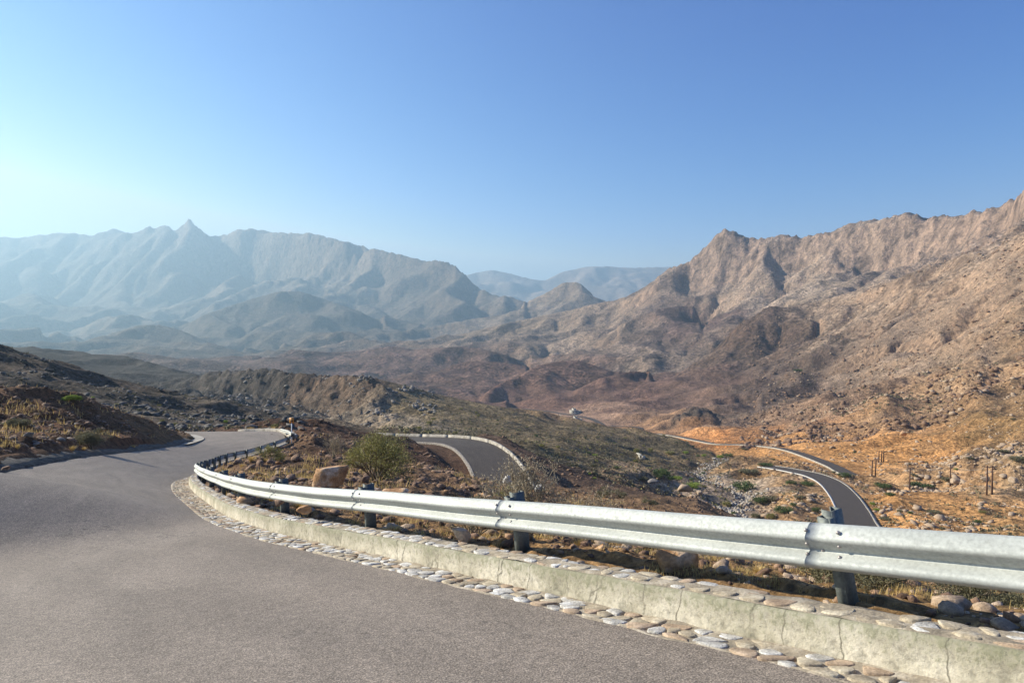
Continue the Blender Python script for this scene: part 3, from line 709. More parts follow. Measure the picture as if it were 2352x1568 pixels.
def concrete_mat():
    m, n, b = newmat("kerb_concrete")
    geo = N(n, "ShaderNodeNewGeometry"); pos = geo.outputs['Position']
    at = N(n, "ShaderNodeAttribute", attribute_name="uvr")
    a = noise_n(n, pos, 1.3, 8, .65, .4); f = noise_n(n, pos, 16, 8, .65); g = noise_n(n, pos, 60, 3, .6)
    c = ramp(n, a, [(.30, (.23, .21, .145)), (.45, (.42, .375, .28)), (.62, (.60, .54, .43))])
    c = mul(n, c, ramp(n, f, [(.34, .62), (.5, 1.0), (.64, 1.15)]))
    # damp, mossy band along the top edge and at the foot
    sx = N(n, "ShaderNodeSeparateXYZ"); n.links.new(at.outputs['Vector'], sx.inputs[0])
    edge = ramp(n, math_n(n, 'ADD', sx.outputs[0], math_n(n, 'MULTIPLY', math_n(n, 'SUBTRACT', f, .5), 1.1)), [(.0, .55), (.2, .12), (.8, 0.0), (1.0, .75)])
    c = mul(n, c, (.15, .15, .085), edge, 'MIX')
    # vertical cracks: stretch along the kerb
    mp = N(n, "ShaderNodeMapping"); mp.inputs['Scale'].default_value = (.12, 1.7, 0); n.links.new(at.outputs['Vector'], mp.inputs['Vector'])
    nn = N(n, "ShaderNodeTexNoise"); nn.inputs['Scale'].default_value = 5; nn.inputs['Detail'].default_value = 5; n.links.new(pos, nn.inputs['Vector'])
    sc_ = N(n, "ShaderNodeVectorMath", operation='SCALE'); sc_.inputs['Scale'].default_value = .22; n.links.new(nn.outputs['Color'], sc_.inputs[0])
    ad = N(n, "ShaderNodeVectorMath", operation='ADD'); n.links.new(mp.outputs[0], ad.inputs[0]); n.links.new(sc_.outputs[0], ad.inputs[1])
    vo = N(n, "ShaderNodeTexVoronoi", feature='DISTANCE_TO_EDGE'); vo.inputs['Scale'].default_value = 1.0; n.links.new(ad.outputs[0], vo.inputs['Vector'])
    ck = ramp(n, vo.outputs['Distance'], [(.0, .9), (.012, 0.0)])
    ck = math_n(n, 'MULTIPLY', ck, ramp(n, a, [(.4, .25), (.56, 1.0)]))
    c = mul(n, c, (.09, .08, .055), ck, 'MIX')
    spots = ramp(n, noise_n(n, pos, 26, 4, .6), [(.66, 0.0), (.72, .7)])
    c = mul(n, c, (.12, .11, .08), spots, 'MIX')
    n.links.new(c, b.inputs['Base Color']); b.inputs['Roughness'].default_value = .9
    n.links.new(bump(n, g, .004, .6, bump(n, f, .02, .7)), b.inputs['Normal'])
    return m
M_conc = concrete_mat()

def metal_mat(name, c1, c2, rough, metallic, dirt=.3):
    m, n, b = newmat(name)
    geo = N(n, "ShaderNodeNewGeometry"); pos = geo.outputs['Position']
    mp = N(n, "ShaderNodeMapping"); mp.inputs['Scale'].default_value = (1, 1, 6); n.links.new(pos, mp.inputs['Vector'])
    a = noise_n(n, mp.outputs[0], 1.1, 6, .6); f = noise_n(n, pos, 40, 5, .65)
    c = ramp(n, a, [(.32, c1), (.66, c2)])
    c = mul(n, c, ramp(n, f, [(.28, 1 - dirt), (.6, 1.03)]))
    n.links.new(c, b.inputs['Base Color']); b.inputs['Metallic'].default_value = metallic
    rr = ramp(n, f, [(.3, rough + .12), (.7, rough - .08)]); n.links.new(rr, b.inputs['Roughness'])
    n.links.new(bump(n, a, .01, .25), b.inputs['Normal'])
    return m
M_galv = metal_mat("galvanised_steel", (.36, .37, .345), (.46, .47, .44), .62, .12, .25)
M_post = metal_mat("post_steel", (.10, .11, .10), (.18, .195, .18), .6, .3, .3)
M_bolt = metal_mat("bolt_steel", (.30, .27, .25), (.42, .38, .36), .5, .6, .4)

def simple_mat(name, c1, c2, scale=8, rough=.85, trans=0.0):
    m, n, b = newmat(name)
    geo = N(n, "ShaderNodeNewGeometry"); pos = geo.outputs['Position']
    oi = N(n, "ShaderNodeObjectInfo")
    a = noise_n(n, pos, scale, 5, .6)
    c = ramp(n, a, [(.35, c1), (.65, c2)])
    n.links.new(c, b.inputs['Base Color']); b.inputs['Roughness'].default_value = rough
    if trans:
        out = [x for x in n.nodes if x.type == 'OUTPUT_MATERIAL'][0]
        tr = N(n, "ShaderNodeBsdfTranslucent"); n.links.new(c, tr.inputs[0])
        mx = N(n, "ShaderNodeMixShader"); mx.inputs[0].default_value = trans
        n.links.new(b.outputs[0], mx.inputs[1]); n.links.new(tr.outputs[0], mx.inputs[2]); n.links.new(mx.outputs[0], out.inputs[0])
    return m
M_leaf = simple_mat("acacia_leaf", (.17, .155, .045), (.30, .27, .085), 3, .75, .25)
M_leafd = simple_mat("dark_green_leaf", (.05, .08, .022), (.11, .15, .04), 1.2, .7, .25)
M_leafb = simple_mat("bright_green_leaf", (.18, .24, .03), (.30, .36, .06), 1.2, .7, .3)
M_leafo = simple_mat("olive_leaf", (.115, .105, .055), (.20, .18, .095), 1.0, .8, .2)
M_scrub = simple_mat("scrub_leaf", (.13, .11, .06), (.21, .18, .10), 1.0, .85, .1)
M_dry = simple_mat("dry_twig", (.20, .155, .10), (.42, .34, .23), 6, .9, .1)
M_straw = simple_mat("straw_grass", (.42, .28, .09), (.66, .48, .19), 5, .8, .3)
M_bark = simple_mat("bark", (.10, .075, .05), (.22, .17, .12), 9, .9)
M_wood = simple_mat("pole_wood", (.055, .025, .016), (.11, .05, .03), 3, .85)
M_white = simple_mat("white_render", (.32, .29, .24), (.48, .44, .38), .4, .8)
M_dark = simple_mat("dark_opening", (.02, .02, .022), (.04, .04, .045), 1, .5)
M_yel = simple_mat("amber_paint", (.55, .20, .03), (.75, .33, .04), 4, .5)
M_blk = simple_mat("black_paint", (.015, .015, .015), (.03, .03, .03), 4, .5)
M_wht = simple_mat("white_paint", (.66, .66, .64), (.82, .82, .8), 4, .5)

# ------------------------------------------------------------------ roads
def road_obj(name, V, mat):
    m, k = V.shape[:2]
    L = np.concatenate([[0], np.cumsum(np.linalg.norm(np.diff(V[:, k // 2], axis=0), axis=1))])
    uv = np.stack([np.broadcast_to(np.linspace(0, 1, k)[None], (m, k)), np.broadcast_to(L[:, None], (m, k)), np.zeros((m, k))], -1)
    o = mesh_arrays(name, V.reshape(-1, 3), grid_faces(m, k), [mat], smooth=True, attrs={"uvr": uv.reshape(-1, 3)})
    tag(o, kind='structure'); return o
ROADV[..., 2] += .003 * fbm(ROADV[..., 0] * .5, ROADV[..., 1] * .5, 4, 5)
road_obj("road", ROADV, M_asph)
def ribbon(rc, hw, nx=6, camber=.0, lift=.03):
    T, Nn = rail_frame(rc)
    u = np.linspace(-1, 1, nx)
    V = rc[:, None] + Nn[:, None] * (u[None, :, None] * hw); V[..., 2] += lift
    return V
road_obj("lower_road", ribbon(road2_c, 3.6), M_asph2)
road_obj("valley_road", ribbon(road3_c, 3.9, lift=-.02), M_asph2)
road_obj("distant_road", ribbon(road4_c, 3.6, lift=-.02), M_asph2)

def sweep(name, path, nrm, prof, mat, parent=None, closed=True, caps=True, jitter=0.0, smooth=False, uvx=True):
    """prof: (k,2) of (offset along the normal, height); closed loop swept along the path"""
    prof = np.asarray(prof, float); m, k = len(path), len(prof)
    V = path[:, None] + nrm[:, None] * prof[None, :, 0, None]
    V[..., 2] += prof[None, :, 1]
    if jitter:
        s = np.arange(m)[:, None] * .2
        V += nrm[:, None] * (jitter * fbm(s * 1.3 + 0 * prof[None, :, 0], prof[None, :, 1] * 3 + prof[None, :, 0] * 3 + 0 * s, 4, 51))[..., None]
        V[..., 2] += jitter * fbm(s * 1.1 + 7 + 0 * prof[None, :, 0], prof[None, :, 0] * 3 + 0 * s, 4, 53)
    i = np.arange(m - 1)[:, None] * k; j = np.arange(k if closed else k - 1)[None]; j2 = (j + 1) % k
    f = np.stack([i + j, i + k + j, i + k + j2, i + j2], -1).reshape(-1, 4)
    uv = np.zeros((m, k, 3)); uv[..., 0] = ((prof[:, 1] - prof[:, 1].min()) / max(1e-6, np.ptp(prof[:, 1])))[None]
    uv[..., 1] = np.concatenate([[0], np.cumsum(np.linalg.norm(np.diff(path, axis=0), axis=1))])[:, None]
    faces = [f]
    if caps == 'strip':
        V = V.reshape(-1, 3); uv = uv.reshape(-1, 3)
        for b0 in (0, (m - 1) * k): faces.append(np.array([[b0 + q, b0 + q + 1, b0 + k - 2 - q, b0 + k - 1 - q] for q in range(k // 2 - 1)]))
    elif caps and closed:
        c = [list(range(k)), [(m - 1) * k + q for q in reversed(range(k))]]
        V = V.reshape(-1, 3); nv = len(V)
        ctr = np.array([V[c[0]].mean(0), V[c[1]].mean(0)]); V = np.vstack([V, ctr])
        uv = np.vstack([uv.reshape(-1, 3), np.zeros((2, 3))])
        faces.append(np.array([[cc[q], cc[(q + 1) % k], nv + e] for e, cc in enumerate(c) for q in range(k)]))
    return mesh_arrays(name, V.reshape(-1, 3), faces, [mat], smooth=smooth, parent=parent, attrs={"uvr": uv.reshape(-1, 3)})

# kerb, its mortared cap, and the stone apron at the foot
sel = (RAIL_S < RAIL_S[k_end - 20])
KP, KN = RAIL[sel], RN[sel]
kerb = empty("kerb", tuple(rl(0))); kerb.location = (0, 0, 0)
tag(kerb, "mossy concrete kerb wall along the road edge under the guard rail", "kerb", kind='structure')
ku = np.linspace(0, 1, 5)
prof = [(KO - .36, -.60), (KO - .36, -1.15), (KO + .015, -1.15)] + [(KO + .015 - .015 * u, -.80 + .235 * u) for u in ku] + [(KO - .02, -.545)]
kb = sweep("kerb_wall", KP, KN, prof, M_conc, parent=kerb, jitter=.008)
capn = 9
cu = np.linspace(0, 1, capn)
capV = KP[:, None] + KN[:, None] * (KO - .03 - (.30 + .05 * fbm(np.arange(len(KP)) * .31, 0 * KP[:, 0], 4, 8))[:, None, None] * cu[None, :, None])
capV[..., 2] += -.548 + .014 * np.sin(PI * cu)[None] + .016 * fbm(np.arange(len(KP))[:, None] * .5 + 0 * cu[None], cu[None] * 3 + 0 * KP[:, :1], 4, 9) - .06 * (cu[None] > .99)
mesh_arrays("mortar_cap", capV.reshape(-1, 3), grid_faces(len(KP), capn)[:, ::-1], [M_mortar], smooth=True, parent=kerb)

KS = RAIL_S[sel]; Tt, _ = rail_frame(KP)
def clip_poly(poly, p, nrm):
    out = []
    for i in range(len(poly)):
        A, B = poly[i], poly[(i + 1) % len(poly)]
        da = (A - p) @ nrm; db = (B - p) @ nrm
        if da <= 0: out.append(A)
        if (da <= 0) != (db <= 0): out.append(A + (B - A) * (da / (da - db)))
    return out
def mosaic(name, parent, o0, width, zfun, sp_s, sp_o, mats, pick_k, rg, skip=.0):
    """fitted flat stones laid in mortar between the offsets o0 and o0 + width along the kerb"""
    seeds = []; s_ = KS[0] + .1
    while s_ < KS[-1] - .1:
        wd = float(np.interp(s_, KS, width)); n = max(1, int(round(wd / sp_o)))
        for c in range(n): seeds.append((s_ + rg.uniform(-.38, .38) * sp_s, (c + .5 + rg.uniform(-.32, .32)) * wd / n))
        s_ += sp_s
    S = np.array(seeds); order = np.argsort(S[:, 0]); S = S[order]
    mbs = [MB() for _ in mats]
    for i in range(len(S)):
        if rg.random() < skip: continue
        p = S[i]; wd = float(np.interp(p[0], KS, width))
        poly = [np.array(q) for q in ((p[0] - sp_s, 0), (p[0] + sp_s, 0), (p[0] + sp_s, wd), (p[0] - sp_s, wd))]
        for j in range(max(0, i - 22), min(len(S), i + 23)):
            if j == i: continue
            dq = S[j] - p
            if abs(dq[0]) < 2 * sp_s: poly = clip_poly(poly, (p + S[j]) / 2, dq)
            if len(poly) < 3: break
        if len(poly) < 3: continue
        P_ = np.array(poly); c = P_.mean(0); area = np.abs(np.cross(P_ - c, np.roll(P_, -1, 0) - c)).sum() / 2
        if area < .0012 or np.abs(P_ - c).max() > sp_s * 1.3: continue
        # round the outline a little and pull it in from the joints
        Q = []
        for q in range(len(P_)):
            A, B, D = P_[q - 1], P_[q], P_[(q + 1) % len(P_)]
            Q += [B + (A - B) * .26, B + (D - B) * .26]
        Q = np.array(Q); shr = rg.uniform(.72, .98); Q = c + (Q - c) * shr * rg.uniform(.93, 1.05, (len(Q), 1))
        Q = np.clip(Q, c - .3, c + .3); hgt = rg.uniform(.003, .013) * min(1, math.sqrt(area) / .1); m = len(Q); tz = rg.normal(0, .03, 2)
        rings = [(Q, -.02), (Q, hgt * .55), (c + (Q - c) * .86, hgt)]
        V = []
        for R_, z_ in rings:
            for q in R_: V.append((q[0], q[1], z_ + ((q - c) @ tz) * (z_ > 0)))
        V.append((c[0], c[1], hgt * 1.05)); V = np.array(V)
        ss = V[:, 0]; oo = o0 + V[:, 1] if not callable(o0) else o0(ss) + V[:, 1]
        Px = np.stack([np.interp(ss, KS, KP[:, k]) for k in range(3)], 1); Nx = np.stack([np.interp(ss, KS, KN[:, k]) for k in range(3)], 1)
        Wv = Px + Nx * oo[:, None]; Wv[:, 2] += zfun(V[:, 1] / wd) + V[:, 2]
        k = pick_k(p[0], rg); mb = mbs[k]; b0 = mb.n; mb.v.append(Wv); mb.n += len(Wv)
        f4 = [[r * m + q, r * m + (q + 1) % m, (r + 1) * m + (q + 1) % m, (r + 1) * m + q] for r in range(2) for q in range(m)]
        f3 = [[2 * m + q, 2 * m + (q + 1) % m, 3 * m] for q in range(m)]
        mb.f4.append(np.array(f4) + b0); mb.f3.append(np.array(f3) + b0)
    for mb, mt in zip(mbs, mats):
        if mb.n: tag(mb.build(name, mt, parent), kind='stuff')
M_sandst = stone_mix("sand_stone", (.25, .20, .14), (.52, .45, .34), (.40, .33, .235), 6, .02)
mosaic("cap_stones", kerb, KO - .31, np.full(len(KS), .275), lambda u: -.540 - .012 * u * 0, .20, .11, [M_whitest, M_tanst, M_sandst], lambda s_, rg: int(rg.choice(3, p=[.42, .2, .38])), np.random.default_rng(5), .12)

apron = empty("stone_apron", (0, 0, 0)); tag(apron, "strip of pale stones set in mortar between asphalt and kerb", "paving", kind='structure')
an = 14; au = np.linspace(0, 1, an)
APW = apw[sel] + .06
wob = .07 * fbm(KS * 1.6, 0 * KS, 4, 15)
apV = KP[:, None] + KN[:, None] * (KO + .005 + (APW + wob)[:, None] * au[None])[..., None]
apV[..., 2] += -.778 - .012 * np.sin(PI * au)[None] + .034 * au[None] ** 1.5 + .018 * fbm(KS[:, None] * 3.4 + 0 * au[None], au[None] * APW[:, None] * 6, 4, 19) - .05 * (au[None] > .99)
mesh_arrays("mortar_bed", apV.reshape(-1, 3), grid_faces(len(KP), an), [M_mortar], smooth=True, parent=apron)
mosaic("apron_stones", apron, KO + .015, APW - .03, lambda u: -.776 + .034 * np.clip(u, 0, 1) ** 1.5 - .006, .21, .125, [M_whitest, M_tanst, M_sandst], lambda s_, rg: int(rg.choice(3, p=[.5, .22, .28] if s_ < s_bend + 2 else [.10, .3, .6])), np.random.default_rng(6), .08)

# ------------------------------------------------------------------ guard rail
rail = empty("guard_rail", (0, 0, 0))
tag(rail, "long galvanised steel guard rail curving along the outer edge of the near road", "guard rail")
def wprof():
    f = [(.006, 0), (.020, -.006), (.036, -.016), (.070, -.066), (.079, -.078), (.083, -.090), (.082, -.102), (.076, -.112), (.022, -.166), (.012, -.174), (.008, -.181), (.010, -.188), (.018, -.194), (.066, -.226), (.077, -.235), (.083, -.248), (.083, -.262), (.078, -.274), (.066, -.283), (.024, -.304), (.006, -.310)]
    b = [(o - .003 if 0 < k < len(f) - 1 else o - .0035, z) for k, (o, z) in enumerate(f)]
    return f + b[::-1]
post_s0 = RAIL_S[np.argmin(np.abs((RAIL[:, 0] / np.maximum(RAIL[:, 1], .1)) * F + CX - 1893) + 1e3 * (RAIL[:, 1] < .5))]
PS = [post_s0 + 3.45 * k for k in range(-4, 24)]
PS = [s for s in PS if 0.5 < s < RAIL_S[-1] - .2]
def at_s(s):
    p = np.array([np.interp(s, RAIL_S, RAIL[:, k]) for k in range(3)])
    t = np.array([np.interp(s, RAIL_S, RT[:, k]) for k in range(3)]); t /= np.linalg.norm(t)
    nn = np.array([np.interp(s, RAIL_S, RN[:, k]) for k in range(3)]); nn /= np.linalg.norm(nn)
    return p, t, nn
ends = [0.0] + PS + [RAIL_S[-1]]
for a, b in zip(ends[:-1], ends[1:]):
    a2 = max(0, a - .14); b2 = min(RAIL_S[-1], b + .14)
    ss = np.arange(a2, b2 + .01, .1)
    P = np.stack([np.interp(ss, RAIL_S, RAIL[:, k]) for k in range(3)], 1)
    Nn = np.stack([np.interp(ss, RAIL_S, RN[:, k]) for k in range(3)], 1); Nn /= np.linalg.norm(Nn, axis=1)[:, None]
    # the newer panel laps over the last one at each splice
    lap = .0046 * (ss - a2) / (b2 - a2)
    P = P + Nn * lap[:, None]
    P[:, 2] += .004 * np.sin(ss * 1.7)
    sweep("rail_panel", P, Nn, wprof(), M_galv, parent=rail, smooth=False, caps='strip')
far_bolts = MB()
for idx_, s in enumerate(PS):
    p, t, nn = at_s(s)
    lean = .05 + .03 * math.sin(idx_ * 2.3)
    th = np.array([t[0], t[1], 0]); th /= np.linalg.norm(th)
    upv = np.cross(nn, t); upv = upv if upv[2] > 0 else -upv
    upv = upv + th * lean - nn * .02; upv /= np.linalg.norm(upv)
    # C-shaped post behind the rail
    base = p + upv * -.66 - nn * .155
    top = p + upv * .062 - nn * .155
    c = (base + top) / 2; hh = np.linalg.norm(top - base) / 2
    mb = MB()
    side = th
    mb.box(c + side * .0, side * .0035, nn * .075, upv * hh)
    mb.box(c - nn * .0715 + side * .034, side * .0335, nn * .0035, upv * hh)
    mb.box(c + nn * .0715 + side * .034, side * .0335, nn * .0035, upv * hh)
    mb.box(c - nn * .058 + side * .0665, side * .0035, nn * .0095, upv * hh)
    mb.box(c + nn * .058 + side * .0665, side * .0035, nn * .0095, upv * hh)
    mb.build("post", M_post, rail)
    mb = MB()
    c2 = p - upv * .137 - nn * .038; 
    mb.box(c2 + side * -.02, side * .003, nn * .037, upv * .165)
    mb.box(c2 - nn * .034 + side * .02, side * .037, nn * .003, upv * .165)
    mb.box(c2 + nn * .034 + side * .02, side * .037, nn * .003, upv * .165)
    mb.box(c2 + side * .06, side * .003, nn * .037, upv * .165)
    mb.build("spacer_block", M_post, rail)
    # splice bolts: domed heads on both faces
    single = RAIL[np.argmin(np.abs(RAIL_S - s)), 1] < 15 and s > s0 - 4.5
    if single: mb = MB()
    else: mb = far_bolts
    for (u, zz, oo, nz_) in [(-.11, -.043, .066, .7), (.11, -.043, .066, .7), (-.11, -.139, .049, -.7), (.11, -.139, .049, -.7), (.02, -.181, .008, 0), (-.11, -.210, .042, .8), (.11, -.210, .042, .8)]:
        nrm = nn * (1 - abs(nz_) * .4) + upv * nz_; nrm /= np.linalg.norm(nrm)
        pb = p + t * u + nn * (oo + .0055) + np.array([0, 0, zz])
        a1 = t; a2_ = np.cross(nrm, a1)
        rad = .0135; v = []
        for (q, h) in ((1, -.004), (1, .002), (.75, .0075), (.35, .0105)):
            for j in range(8): v.append(pb + rad * q * (a1 * math.cos(j * PI / 4) + a2_ * math.sin(j * PI / 4)) + nrm * h)
        v.append(pb + nrm * .0115)
        b0 = mb.n; mb.v.append(np.array(v)); mb.n += len(v)
        mb.f4.append(np.array([[b0 + r * 8 + j, b0 + r * 8 + (j + 1) % 8, b0 + r * 8 + 8 + (j + 1) % 8, b0 + r * 8 + 8 + j] for r in range(3) for j in range(8)]))
        mb.f3.append(np.array([[b0 + 24 + j, b0 + 24 + (j + 1) % 8, b0 + 32] for j in range(8)]))
        if single: mb.build('bolt', M_bolt, rail, smooth=True); mb = MB()

tag(far_bolts.build("bolts", M_bolt, rail, smooth=True), kind='stuff')
# guard rail beyond the far bend
def small_rail(name, ctrl, label, hgt=.31, zt=.0, post_h=.75, step=3.6):
    P, S = resample(catmull(ctrl, 8), .6); T_, Nn = rail_frame(P)
    root = empty(name, (0, 0, 0)); tag(root, label, "guard rail")
    sweep("rail_beam", P, Nn, wprof(), M_galv, parent=root, smooth=False, caps='strip')
    for s in np.arange(.6, S[-1], step):
        p = np.array([np.interp(s, S, P[:, k]) for k in range(3)]); k = np.argmin(np.abs(S - s)); nn = Nn[k]; th = T_[k]
        mb = MB(); mb.box(p - nn * .12 + np.array([0, 0, -post_h / 2]), th * .05, nn * .06, np.array([0, 0, post_h / 2 + .02])); mb.build("post", M_post, root)
    return root
small_rail("guard_rail", [W(250, 984, 82), W(330, 984, 82.5), W(388, 984, 83), W(450, 985, 83), W(510, 985.5, 82), W(552, 986.5, 80.5)], "distant grey guard rail behind the far bend at the foot of the dark hillside", post_h=1.0)

# pale stone kerb round the outside of the far bend
def kerb_line(name, ctrl, wdt, hgt, label, mat=None, step=1.0, dens=8, low=.6, parent=None, cat="kerb"):
    P, S = resample(catmull(ctrl, dens), step); T_, Nn = rail_frame(P)
    h = wdt / 2
    o = sweep(name, P, Nn, [(-h, hgt), (-h, -low), (h, -low), (h, hgt * .92), (h * .8, hgt)], mat or M_farkerb, jitter=.04 * min(1, wdt / .5), parent=parent)
    tag(o, label, cat, kind='structure'); return o
kerb_line("kerb", [W(548, 990.5, 77.8), W(580, 989, 77.8), (W(615, 988.5, 77)), W(640, 989.5, 76), W(655, 992, 74.5), W(668, 997, 71.5), W(676, 1003, 68.5)], .6, .22, "pale low stone kerb round the outside of the far bend")
kl = LC + rail_frame(LC)[1] * .42
kk = (kl[:, 1] < 60) & (kl[:, 1] > -1)
lk = sweep("kerb", kl[kk], rail_frame(kl[kk])[1], [(-.40, .03), (-.42, -.4), (.6, -.4), (.6, .40), (.3, .34)], stone_mix("rubble_masonry", (.035, .028, .023), (.16, .13, .10), (.075, .06, .046), 4, .08), jitter=.07)
tag(lk, "sloping dark stone masonry kerb along the left edge of the road", "kerb", kind='structure')
# pale stone corner at the tip of the inner bend
T_, Nn = rail_frame(LC)
kk = (LC[:, 1] > 55) & (np.arange(len(LC)) < 8 * 20)
P = LC[kk]; n2 = Nn[kk]
o = mesh_arrays("gutter", np.stack([P - n2 * .45 + [0, 0, .03], P + n2 * .3 + [0, 0, .05], P + n2 * .9 + [0, 0, .10]], 1).reshape(-1, 3), grid_faces(len(P), 3), [M_farkerb]); tag(o, kind='structure')

# kerbs and edges of the roads beyond
T_, Nn = rail_frame(road2_c)
def edge_path(rc, o, dz=0.0, a=0, b=None):
    T_, Nn = rail_frame(rc); return (rc + Nn * o + np.array([0, 0, dz]))[a:b]
def pick(rc, px0, px1):
    p = CX + F * rc[:, 0] / rc[:, 1]; return (p >= px0) & (p <= px1)
e = edge_path(road2_c, 3.85)
segs = e[:75]
P, S = resample(segs, 1.0)
par = empty("road_parapet", tuple(P[len(P) // 2])); par.location = (0, 0, 0)
tag(par, "long pale block parapet round the outside of the lower road bend", "parapet")
for k in range(0, len(P) - 1, 6):
    q = P[k:k + 7]
    if len(q) < 2: break
    t_ = q[-1] - q[0]; t_ /= np.linalg.norm(t_); q = q.copy(); q[0] += t_ * .01; q[-1] -= t_ * .02
    sweep("parapet_block", q, rail_frame(q)[1], [(-.16, .50), (-.2, -.7), (.2, -.7), (.16, .50)], M_farkerb, parent=par, jitter=.015)
kerb_line("kerb", edge_path(road2_c, -3.8, 0, 20, None), .45, .08, "grey stone gutter strip on the inside of the lower road bend", M_greyst, dens=2)
kerb_line("kerb", edge_path(road3_c, -4.2), .6, .12, "pale edging on the right side of the valley road below", dens=2, step=2)
kerb_line("kerb", edge_path(road3_c, 4.1), .45, .03, "ragged white edging on the left side of the valley road below", M_whitest, dens=2, step=2)
kerb_line("kerb", edge_path(road4_c, 3.8, .1, 0, 80), .5, .35, "pale parapet along the valley side of the distant road", dens=2, step=3)

# ------------------------------------------------------------------ rocks
def ico(sub):
    bm = bmesh.new(); bmesh.ops.create_icosphere(bm, subdivisions=sub, radius=1.0)
    v = np.array([x.co[:] for x in bm.verts]); f = np.array([[q.index for q in x.verts] for x in bm.faces]); bm.free()
    return v, f
ICO = {k: ico(k) for k in (1, 2, 3, 4)}
def rock_verts(rg, sub, cuts=9, rough=.035):
    """a block bounded by a few random planes, like freshly broken stone"""
    v, f = ICO[sub]
    base = np.array([[1, 0, 0], [-1, 0, 0], [0, 1, 0], [0, -1, 0], [0, 0, 1], [0, 0, -1]], float) + rg.normal(0, .42, (6, 3))
    nn = np.vstack([base, rg.normal(size=(max(2, cuts - 3), 3))]); nn /= np.linalg.norm(nn, axis=1)[:, None]
    d = np.concatenate([rg.uniform(.62, .9, 6), rg.uniform(.72, 1.05, len(nn) - 6)])
    r = np.min(d[None] / np.maximum(v @ nn.T, 1e-3), axis=1)
    v = v * np.minimum(r, 1.3)[:, None]
    if sub >= 3 and rough:
        q = rg.uniform(0, 50, 3)
        for i in range(len(v)):
            k_ = mnoise.fractal(Vector(v[i] * 2.6 + q), 1.0, 2.0, 4); v[i] *= 1 + rough * k_
    return v, f
def boulder(px_, py_, d, wpx, hpx, mat, label, depth=.9, sub=4, seed=1, tilt=0.0, cuts=7, name="boulder", sink=.12, group=None, cat="boulder", ground=True):
    """px_, py_: foot of the stone in the photo; wpx, hpx its size there"""
    rg = np.random.default_rng(seed); v, f = rock_verts(rg, sub, cuts)
    v = v / np.abs(v).max(0)
    wd, hd = wpx / F * d, hpx / F * d
    v = v * np.array([wd / 2, wd / 2 * depth, hd / 2 * (1 + sink)])
    ct, st = math.cos(tilt), math.sin(tilt)
    v = np.stack([v[:, 0] * ct - v[:, 2] * st, v[:, 1], v[:, 0] * st + v[:, 2] * ct], 1)
    p = W(px_, py_, d); p[2] += hd / 2 * (1 - sink)
    o = mesh_arrays(name, v, f, [mat]); o.location = tuple(p)
    tag(o, label, cat, group); return o
boulder(762, 1124, 18, 82, 60, M_orange, "large orange boulder with a pale face beside the green bush", seed=15, tilt=.15, cuts=9)
boulder(862, 1133, 14, 34, 16, M_orange, "small orange boulder just behind the rail, in front of the green bush", seed=8)
boulder(908, 1140, 13, 62, 20, M_orange, "low wide orange boulder just behind the rail right of the green bush", seed=9)
boulder(1060, 1246, 8.3, 42, 40, M_orange, "pinkish upright stone under the rail beside the dry bush stems", seed=11, tilt=.4)
boulder(1550, 1342, 6.1, 104, 108, M_orange, "brown slab of rock standing under the rail with a dark right side", seed=21, tilt=-.3, cuts=6, depth=.5)
boulder(1378, 1292, 7.0, 34, 42, M_orange, "slim orange stone under the rail left of the standing slab", seed=23, tilt=.2)
boulder(1412, 1296, 6.8, 40, 26, M_brownst, "brown stone beside the slim orange stone under the rail", seed=24)
boulder(2122, 1440, 4.95, 250, 62, M_orange, "long flat orange slab lying behind the kerb right of the near post", seed=31, tilt=-.12, depth=.7, sink=.4)
boulder(2336, 1462, 4.75, 60, 62, M_brownst, "dark brown boulder at the right edge behind the kerb", seed=33)
boulder(587, 1199, 13.4, 50, 19, M_brownst, "brown brick-shaped rock resting on the stone apron by the road", seed=41, depth=.5, sink=.05)
boulder(13, 1080, 19, 22, 10, M_brownst, "small brown rock lying by the left kerb", seed=43)
boulder(1166, 1117, 46, 24, 26, M_whitest, "upright pale rock between the two dry bushes on the brown slope", seed=45, tilt=.5, depth=.4, sub=3)
boulder(1238, 1130, 48, 24, 20, M_whitest, "white rock lying alone on the brown slope beyond the rail", seed=46, sub=3)
boulder(640, 1160, 11.6, 26, 14, M_brownst, "brown stone lodged under the rail left of the straw tufts", seed=47, sub=3)
boulder(700, 1178, 10.8, 34, 18, M_orange, "tan stone under the rail left of the large orange boulder", seed=48, sub=3)
boulder(985, 1146, 13, 40, 14, M_brownst, "low brown stone behind the rail at the edge of the dry bush", seed=49, sub=3)
boulder(820, 1131, 15, 22, 12, M_brownst, "small brown stone between the orange boulder and the bush stems", seed=50, sub=3)
boulder(2262, 1106, 230, 24, 14, M_tanst, "large tan boulder beside the twin utility poles on the valley floor", seed=51, sub=3)
boulder(2196, 1111, 255, 26, 14, M_tanst, "tan boulder right of the single pole on the valley floor", seed=52, sub=3)
boulder(2330, 1110, 215, 22, 16, M_tanst, "tan boulder near the right edge on the valley floor", seed=53, sub=3)
boulder(2075, 1000, 380, 18, 12, M_orange, "dark-sided boulder on top of the orange cutting", seed=54, sub=3)
boulder(2177, 899, 480, 16, 14, M_tanst, "pale boulder high on the front spur of the right hillside", seed=55, sub=3)
boulder(1500, 1109, 195, 26, 12, M_greyst, "grey boulder at the head of the stream bed", seed=56, sub=3)
boulder(1574, 1128, 185, 36, 18, M_tanst, "largest round tan boulder beside the white stream bed", seed=57, sub=3)
boulder(1606, 1136, 180, 16, 10, M_tanst, "smaller tan boulder right of the round one by the stream bed", seed=58, sub=3)

